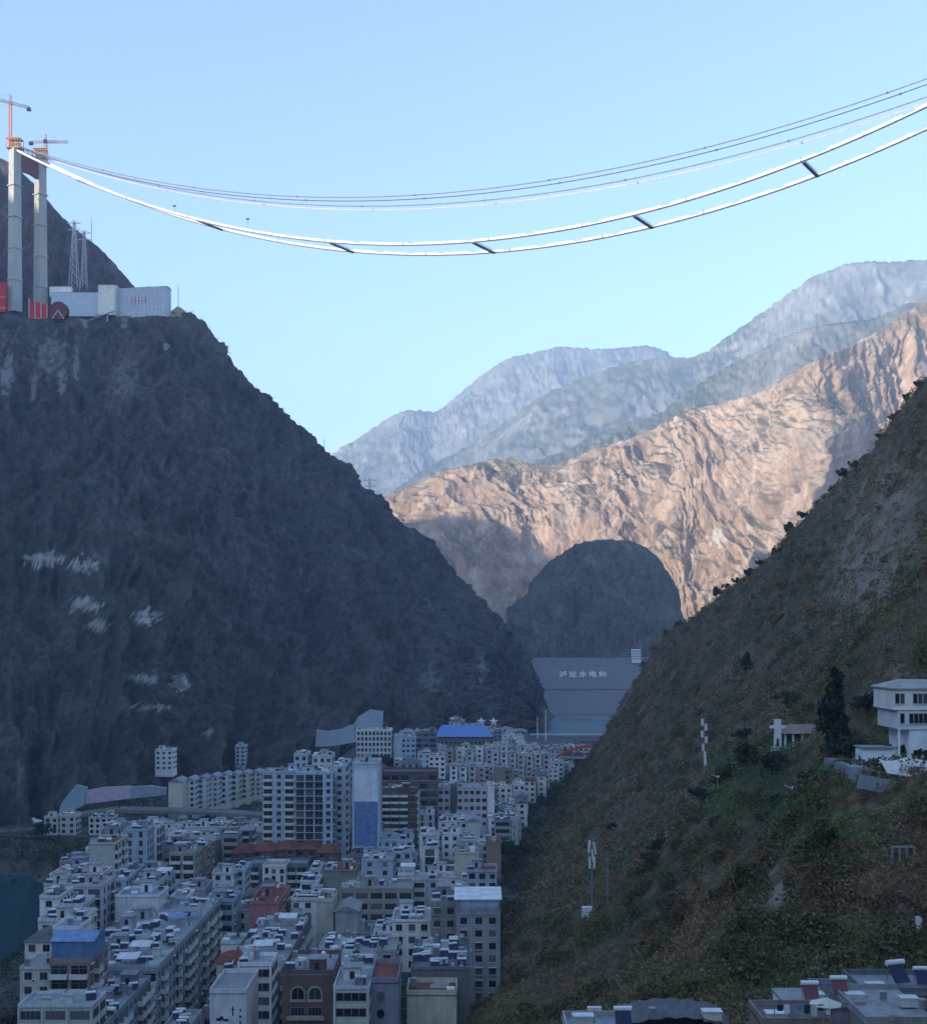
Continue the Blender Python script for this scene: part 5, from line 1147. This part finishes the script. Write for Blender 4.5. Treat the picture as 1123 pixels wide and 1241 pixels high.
st = thing('statue', 'white robed standing statue right of the small shrine', 'statue', (Xat(996,D-8), D-8, cz+.6)); q = MB()
prof = [(0,1.1),(.5,1.15),(1.6,.8),(2.8,.75),(3.8,.95),(4.6,.85),(5.1,.35),(5.3,.42),(5.8,.5),(6.3,.35),(6.5,.05)]; n = 14; vs = []
for z, r0 in prof:
    for i in range(n): a = 2*math.pi*i/n; vs.append((math.cos(a)*r0*(1+.06*math.sin(a*5)), math.sin(a)*r0*.75, z))
fs = [(j*n+i, j*n+(i+1) % n, (j+1)*n+(i+1) % n, (j+1)*n+i) for j in range(len(prof)-1) for i in range(n)]; q.add(vs, fs); q.build('figure', M['white_metal'], st); MB().box(-1.3,1.3,-1,1,-2.5,0).build('pedestal', M['offwhite'], st)
# poles on the slope
def on(px, D): x = Xat(px, D); return x, D, float(hR(x, D))
def slope_pole(px, yt, yb, D, r0, mat): 
    x = Xat(px, D); return x, D, min(float(hR(x, D)), Zat(yb, D)), Zat(yt, D)
x, y, z, zt_ = slope_pole(717,1016,1116,372,.3,0); t = thing('cell_mast', 'grey mobile phone mast with white panel antennas low on the right slope', 'mast', (x, y, z)); h = zt_-z
MB().tube((0,0,-2),(0,0,h),.32,8,0,.18).build('pole', M['steel'], t)
for dx, dz, a in ((-1.0,-.6,.12),(1.1,-1.2,-.3),(.4,-3.4,-.2)):
    MB().bar((dx,-.5,h+dz-3.8+abs(a)),(dx+a*2.0,-.5,h+dz),.6,.35).build('antenna_panel', M['white_metal'], t)
for dx in (-.7,.7): MB().box(dx-.3,dx+.3,-.6,-.3,h-9,h-5.6).build('antenna_panel', M['white_metal'], t)
for z_ in (h-1.8, h-6.5): MB().box(-1.3,1.3,-.4,-.25,z_,z_+.15).build('bracket', M['steel'], t)
x, y, z, zt_ = slope_pole(736,1036,1112,365,.3,0); t = thing('concrete_pole', 'plain tall concrete pole right of the white antenna mast', 'pole', (x, y, z)); MB().tube((0,0,-2),(0,0,zt_-z),.35,8,0,.2).build('pole', M['concrete'], t); MB().box(-.9,.9,-.1,.1,zt_-z-1.5,zt_-z-1.3).build('cross_arm', M['steel'], t)
x, y, z = on(711,368); z = Zat(1118,368); t = thing('equipment_cabinet', 'white equipment cabinet on a stand under the antenna mast', 'cabinet', (x, y, z)); MB().box(-1.5,1.5,-.8,.8,1.6,4.6).build('cabinet', M['white_metal'], t); MB().box(-1.55,1.55,-.85,.85,3.1,3.2).build('seam', M['steel'], t); MB().box(.6,1.2,-.3,.3,-2,1.6).build('stand', M['concrete'], t)
tag(MB().box(-2.4,2.4,-1,1.5,-2,3.2).build('concrete_plinth', M['concrete'], None, P(729,1117,364)), 'grey concrete block at the foot of the tall plain pole', 'plinth')
D = 500.; x, y, z, zt_ = slope_pole(853,870,940,D,.3,0); t = thing('cell_mast', 'thin mast with a column of white antenna panels high on the right slope', 'mast', (x, y, z)); h = zt_-z; MB().tube((0,0,-2),(0,0,h),.3,6,0,.15).build('pole', M['steel'], t)
for dx, fz in ((-.8,.98),(.7,.9),(-.9,.78),(.8,.68),(-.5,.55),(.2,.42),(.4,.3)): MB().box(dx-.5,dx+.5,-.6,-.2,h*fz-2.8,h*fz).build('antenna_panel', M['white_metal'], t)
for px, py, D, hh, lb in [(960,985,262,5.5,'short pole with a small white lamp in the middle of the right slope'),(819,1028,340,5,'short pole with a pale drooping top on the right slope'),(869,1025,330,6,'thin telegraph pole left of the middle of the right slope'),(1000,1040,240,6,'thin telegraph pole under the shrine on the right slope')]:
    x, y, z = on(px, D); t = thing('pole', lb, 'pole', (x, y, z)); MB().tube((0,0,-1),(0,0,hh),.12,6).build('post', M['concrete'], t); MB().bar((-1.6,0,hh+.6),(.2,0,hh-.2),.14).build('arm', M['white_metal'], t); MB().box(-.1,.55,-.3,.3,hh-.2,hh+.3).build('lamp', M['white_metal'], t)
def frame_ruin(px, yb, D, w, h, lb, n=2):
    x, y, z = on(px, D); t = thing('gate_ruin', lb, 'frame', (x, y, z))
    for i in range(n): xx_ = -w/2+w*i/(n-1); MB().box(xx_-.14,xx_+.14,-.2,.2,-1,h).build('post', M['concrete' if n > 2 else 'offwhite'], t)
    MB().box(-w/2-.2,w/2+.2,-.2,.2,h+.002,h+.25).build('lintel', M['concrete' if n > 2 else 'offwhite'], t)
frame_ruin(1096,1052,215,1.6,1.9,'small white concrete door frame standing alone on the right slope'); frame_ruin(1094,1120,180,3.2,1.7,'low pale concrete posts under a lintel near the right edge', 4)
x, y, z = on(1113,165); tag(MB().box(-.35,.35,-.3,.3,-1,2.0).build('marker_stone', M['white_metal'], None, (x, y, z)), 'white upright marker stone at the right edge above the roofs', 'stone')

# ------------------------------------------------------------------ roofs at the bottom right
def heater_thing(px, py, D, col, lb, s=.85, rz=0):
    x, y, z = P(px, py, D); t = thing('solar_heater', lb, 'solar heater', (x, y, z), rz, 'solar heaters on the bottom right roofs'); t.scale = (s, s, s)
    MB().tube((-1.1,.55,2.0),(1.1,.55,2.0),.3,12).build('tank', M['white_metal'], t)
    q = MB(); q.add([(-.95,-.9,.15),(.95,-.9,.15),(.95,.45,1.75),(-.95,.45,1.75),(-.95,-.82,.07),(.95,-.82,.07),(.95,.53,1.67),(-.95,.53,1.67)],[(0,1,2,3),(7,6,5,4),(0,4,5,1),(1,5,6,2),(2,6,7,3),(3,7,4,0)]); q.build('collector', M[col], t)
    for x_ in (-.9,.9): MB().bar((x_,.75,0),(x_,.6,1.9),.07).build('stand_leg', M['steel'], t)
M['heat_red'] = simple('faded_red_collector', (.17,.06,.07), .5)
D = 132.0
x0 = Xat(956,D); x1 = Xat(1006,D); zr = Zat(1207,D+5); t = thing('house', 'small white roof house with two dark openings beside the red solar heater', 'house', ((x0+x1)/2, D, zr-14)); w = x1-x0
MB().box(-w/2,w/2,0,7,0,14).build('wall', M['bright_white'], t); MB().box(-w/2-.15,w/2+.15,-.15,7.15,14.002,14.25).build('roof', M['concrete'], t)
MB().box(-w/2+.5,-w/2+1.7,-.04,0,11.8,13.3).build('window', M['glass'], t); MB().box(.1,w/2-.1,-.04,0,11.7,13.4).build('window', M['glass'], t)
def slab_house(l, r_, yt, D, dep, lb, wall='purplegrey', roofm='roof_grey'):
    x0, x1 = Xat(l, D), Xat(r_, D); z1 = Zat(yt, D+dep*.85); t = thing('house', lb, 'house', ((x0+x1)/2, D, z1-14)); w = x1-x0
    MB().box(-w/2,w/2,0,dep,0,14).build('wall', M[wall], t); MB().box(-w/2-.2,w/2+.2,-.2,dep+.2,14.002,14.3).build('roof', M[roofm], t)
    q = MB(); q.box(-w/2-.1,w/2+.1,-.1,.1,14.302,14.9); q.box(-w/2-.1,w/2+.1,dep-.1,dep+.1,14.302,14.9); q.box(-w/2-.1,-w/2+.1,.102,dep-.102,14.302,14.9); q.build('parapet', M[wall], t); return t
slab_house(1008,1048,1200,134,9,'dark violet grey roof block right of the white roof house','purplegrey','roof_dark')
slab_house(1050,1135,1208,128,12,'grey flat roofed house with a sunken roof deck at the right edge','concrete','roof_grey'); slab_house(1046,1150,1187,147,8,'long grey roof block behind the sunken deck at the right edge','darkgrey','roof_grey')
slab_house(925,1010,1226,122,6,'low roof with laundry and clutter in front of the white roof house','tan','roof_dark')
t = slab_house(770,872,1233,128,9,'dark flat roofed building at the bottom edge right of the town','grey','roof_dark')
slab_house(690,768,1240,124,8,'low grey roof at the bottom edge with a lamp on it','grey','roof_grey')
heater_thing(982,1212,134,'heat_red','red solar water heater on the white roof house, left one'); heater_thing(1017,1205,138,'heat_red','red solar water heater right of the first on the dark roof')
heater_thing(1088,1190,150,'solar','wide blue grey solar heater with a long white tank by the right edge',1.1,.3); heater_thing(1117,1192,150,'solar','blue solar heater in the far right corner of the roofs')
heater_thing(755,1244,128,'solar','solar heater with a white tank on the bottom edge roof')
t = thing('roof_lamp', 'white flat lamp head on a post at the bottom edge', 'lamp', P(720,1240,124)); MB().tube((0,0,-1),(0,0,1.3),.06,6).build('post', M['steel'], t); MB().box(-.7,.7,-.25,.25,1.3,1.6).build('lamp_head', M['tile_white'], t)
t = thing('washing_line', 'clothes line with laundry on the roof before the white roof house', 'washing line', P(968,1237,121))
for x_ in (-2.4,2.4): MB().tube((x_,0,-.5),(x_,0,1.6),.05,6).build('post', M['steel'], t)
MB().tube((-2.4,0,1.55),(2.4,0,1.55),.02,4).build('line', M['steel'], t)
for i in range(7):
    q = MB(); x_ = -2.1+i*.66; h_ = .6+.25*(i % 3); q.prism([(x_,1.55),(x_+.5,1.55),(x_+.55,1.55-h_),(x_+.28,1.5-h_),(x_-.04,1.55-h_)],-.03,.03); q.build('garment', M[['solar','white_metal','purplegrey','roof_blue2','dark','offwhite','heat_red'][i]], t)
t = thing('umbrella', 'pale green patio umbrella on the laundry roof', 'umbrella', P(1000,1240,122)); MB().tube((0,0,-.3),(0,0,2.2),.05,6).build('pole', M['steel'], t)
q = MB(); n = 8; q.add([(0,0,2.5)]+[(math.cos(2*math.pi*i/n)*1.6, math.sin(2*math.pi*i/n)*1.6, 1.9) for i in range(n)]+[(0,0,2.42)]+[(math.cos(2*math.pi*i/n)*1.6, math.sin(2*math.pi*i/n)*1.6, 1.85) for i in range(n)], [(0,i+1,(i+1)%n+1) for i in range(n)]+[(n+1,n+2+(i+1)%n,n+2+i) for i in range(n)]); q.build('canopy', M['mint'], t)
t = thing('tarp_cover', 'dark netted cover over frames on the bottom edge roof', 'cover', P(822,1247,130)); q = MB(); nx_, ny_ = 20, 8; vs = [(-5.5+11*i/(nx_-1), j, .4+.75*math.sin(math.pi*i/(nx_-1))+.12*math.sin(i*1.9+j)) for j in range(ny_) for i in range(nx_)]
fs = [(j*nx_+i, j*nx_+i+1, (j+1)*nx_+i+1, (j+1)*nx_+i) for j in range(ny_-1) for i in range(nx_-1)]; q.add(vs, fs); q.build('net', M['roof_dark'], t); MB().box(-5.5,5.5,-.1,0,-.4,.4).build('frame', M['steel'], t)
# trees and brush on the flat ground between the viaduct, the gabled row and the mountain
r_ = np.random.default_rng(44); n = 5200; yy = r_.uniform(430, 860, n); xx = HX*0+r_.uniform(-.42, -.155, n)*yy; zz = ground_z(xx, yy); ok = (zz > -4)&~((np.abs(yy-640) < 14))&((yy > 628)|(xx < np.interp(yy, [430,500,600], [-146,-158,-180])))
for a_, b_, c_, d_ in prints: ok &= ~((xx > a_-2)&(xx < b_+2)&(yy > c_-3)&(yy < d_+2))
tag(link('foot_scrub', scrub('foot_scrub', np.stack([xx, yy, zz], 1)[ok], r_.uniform(1.0, 3.0, ok.sum()), np.where((r_.random(ok.sum()) < .6)[:, None], DGREEN*1.2, OLIVE*.45), 18, 35)), 'dark bushes on the flat ground before the left mountain', 'scrub', kind='stuff')
# shaded brush between the last houses and the foot of the right slope
r_ = np.random.default_rng(54); n = 3600; yy = r_.uniform(300, 1150, n); tx = np.interp(yy, [200,318,395,500,625,830,1050], [-12,-4,6,18,34,66,128]); xx = tx+r_.uniform(-9, 12, n)*(yy/500); zz = np.maximum(ground_z(xx, yy), hR(xx, yy)); ok = np.ones(n, bool)
for a_, b_, c_, d_ in prints: ok &= ~((xx > a_-1)&(xx < b_+1)&(yy > c_-2)&(yy < d_+1))
tag(link('foot_scrub', scrub('foot_scrub', np.stack([xx, yy, zz], 1)[ok], r_.uniform(1.0, 2.8, ok.sum()), np.where((r_.random(ok.sum()) < .6)[:, None], DGREEN*1.3, OLIVE*.5), 26, 55)), 'dark bushes at the foot of the right slope behind the houses', 'scrub', kind='stuff')
# clutter on the bottom right roofs
rr = random.Random(5)
for i, (px, py, D, kd) in enumerate([(1070,1212,133,'tank'),(1100,1216,133,'box'),(1035,1212,137,'box'),(1118,1222,130,'tank'),(940,1236,124,'box'),(1060,1200,149,'box'),(790,1232,130,'tank'),(862,1233,131,'box'),(707,1240,126,'box'),(990,1208,136,'box'),(1085,1236,128,'planter'),(1108,1238,128,'planter')]):
    x, y, z = P(px, py, D); nm = {'tank':'water_tank','box':'storage_box','planter':'planter'}[kd]
    t = thing(nm, {'tank':'round steel water tank','box':'pale box like roof hutch','planter':'roof planter with green leaves'}[kd]+' on the lower right roofs, '+['beside the sunken deck','behind the sunken deck','on the violet grey block','in the far right corner','left of the clothes line','on the long rear block','left of the netted cover','right of the netted cover','near the roof lamp','between the red heaters','left on the deck','right on the deck'][i], kd if kd != 'box' else 'roof hutch', (x, y, z-.3))
    if kd == 'tank': o = link('tank', TANK, t); o.scale = (.6, .6, .6)
    elif kd == 'box': s_ = rr.uniform(.6, 1.1); MB().box(-s_,s_,-.6,.6,0,s_).build('wall', M['offwhite'], t); MB().box(-s_-.1,s_+.1,-.7,.7,s_+.002,s_+.1).build('roof', M['tile_white'], t)
    else: MB().box(-.8,.8,-.25,.25,0,.4).build('trough', M['concrete'], t); link('leaves', scrub('leaves', np.array([(-.5,0,.4),(0,0,.4),(.5,0,.4)]), np.array([.35,.4,.35]), np.array([GREEN]*3), 40, 60+i), t)

# ------------------------------------------------------------------ haze
hm = bpy.data.materials.new('haze'); hm.use_nodes = True; ht = hm.node_tree; ht.nodes.clear()
pv = ht.nodes.new('ShaderNodeVolumePrincipled'); ho = ht.nodes.new('ShaderNodeOutputMaterial'); ht.links.new(pv.outputs[0], ho.inputs['Volume'])
pv.inputs['Density'].default_value = HAZE_DENSITY; pv.inputs['Color'].default_value = (.50, .69, 1.0, 1); pv.inputs['Anisotropy'].default_value = 0.0
tag(MB().box(-6000, 6000, -3000, 12000, -24, 2350).build('haze', hm), 'pale blue air filling the valley', kind='stuff')
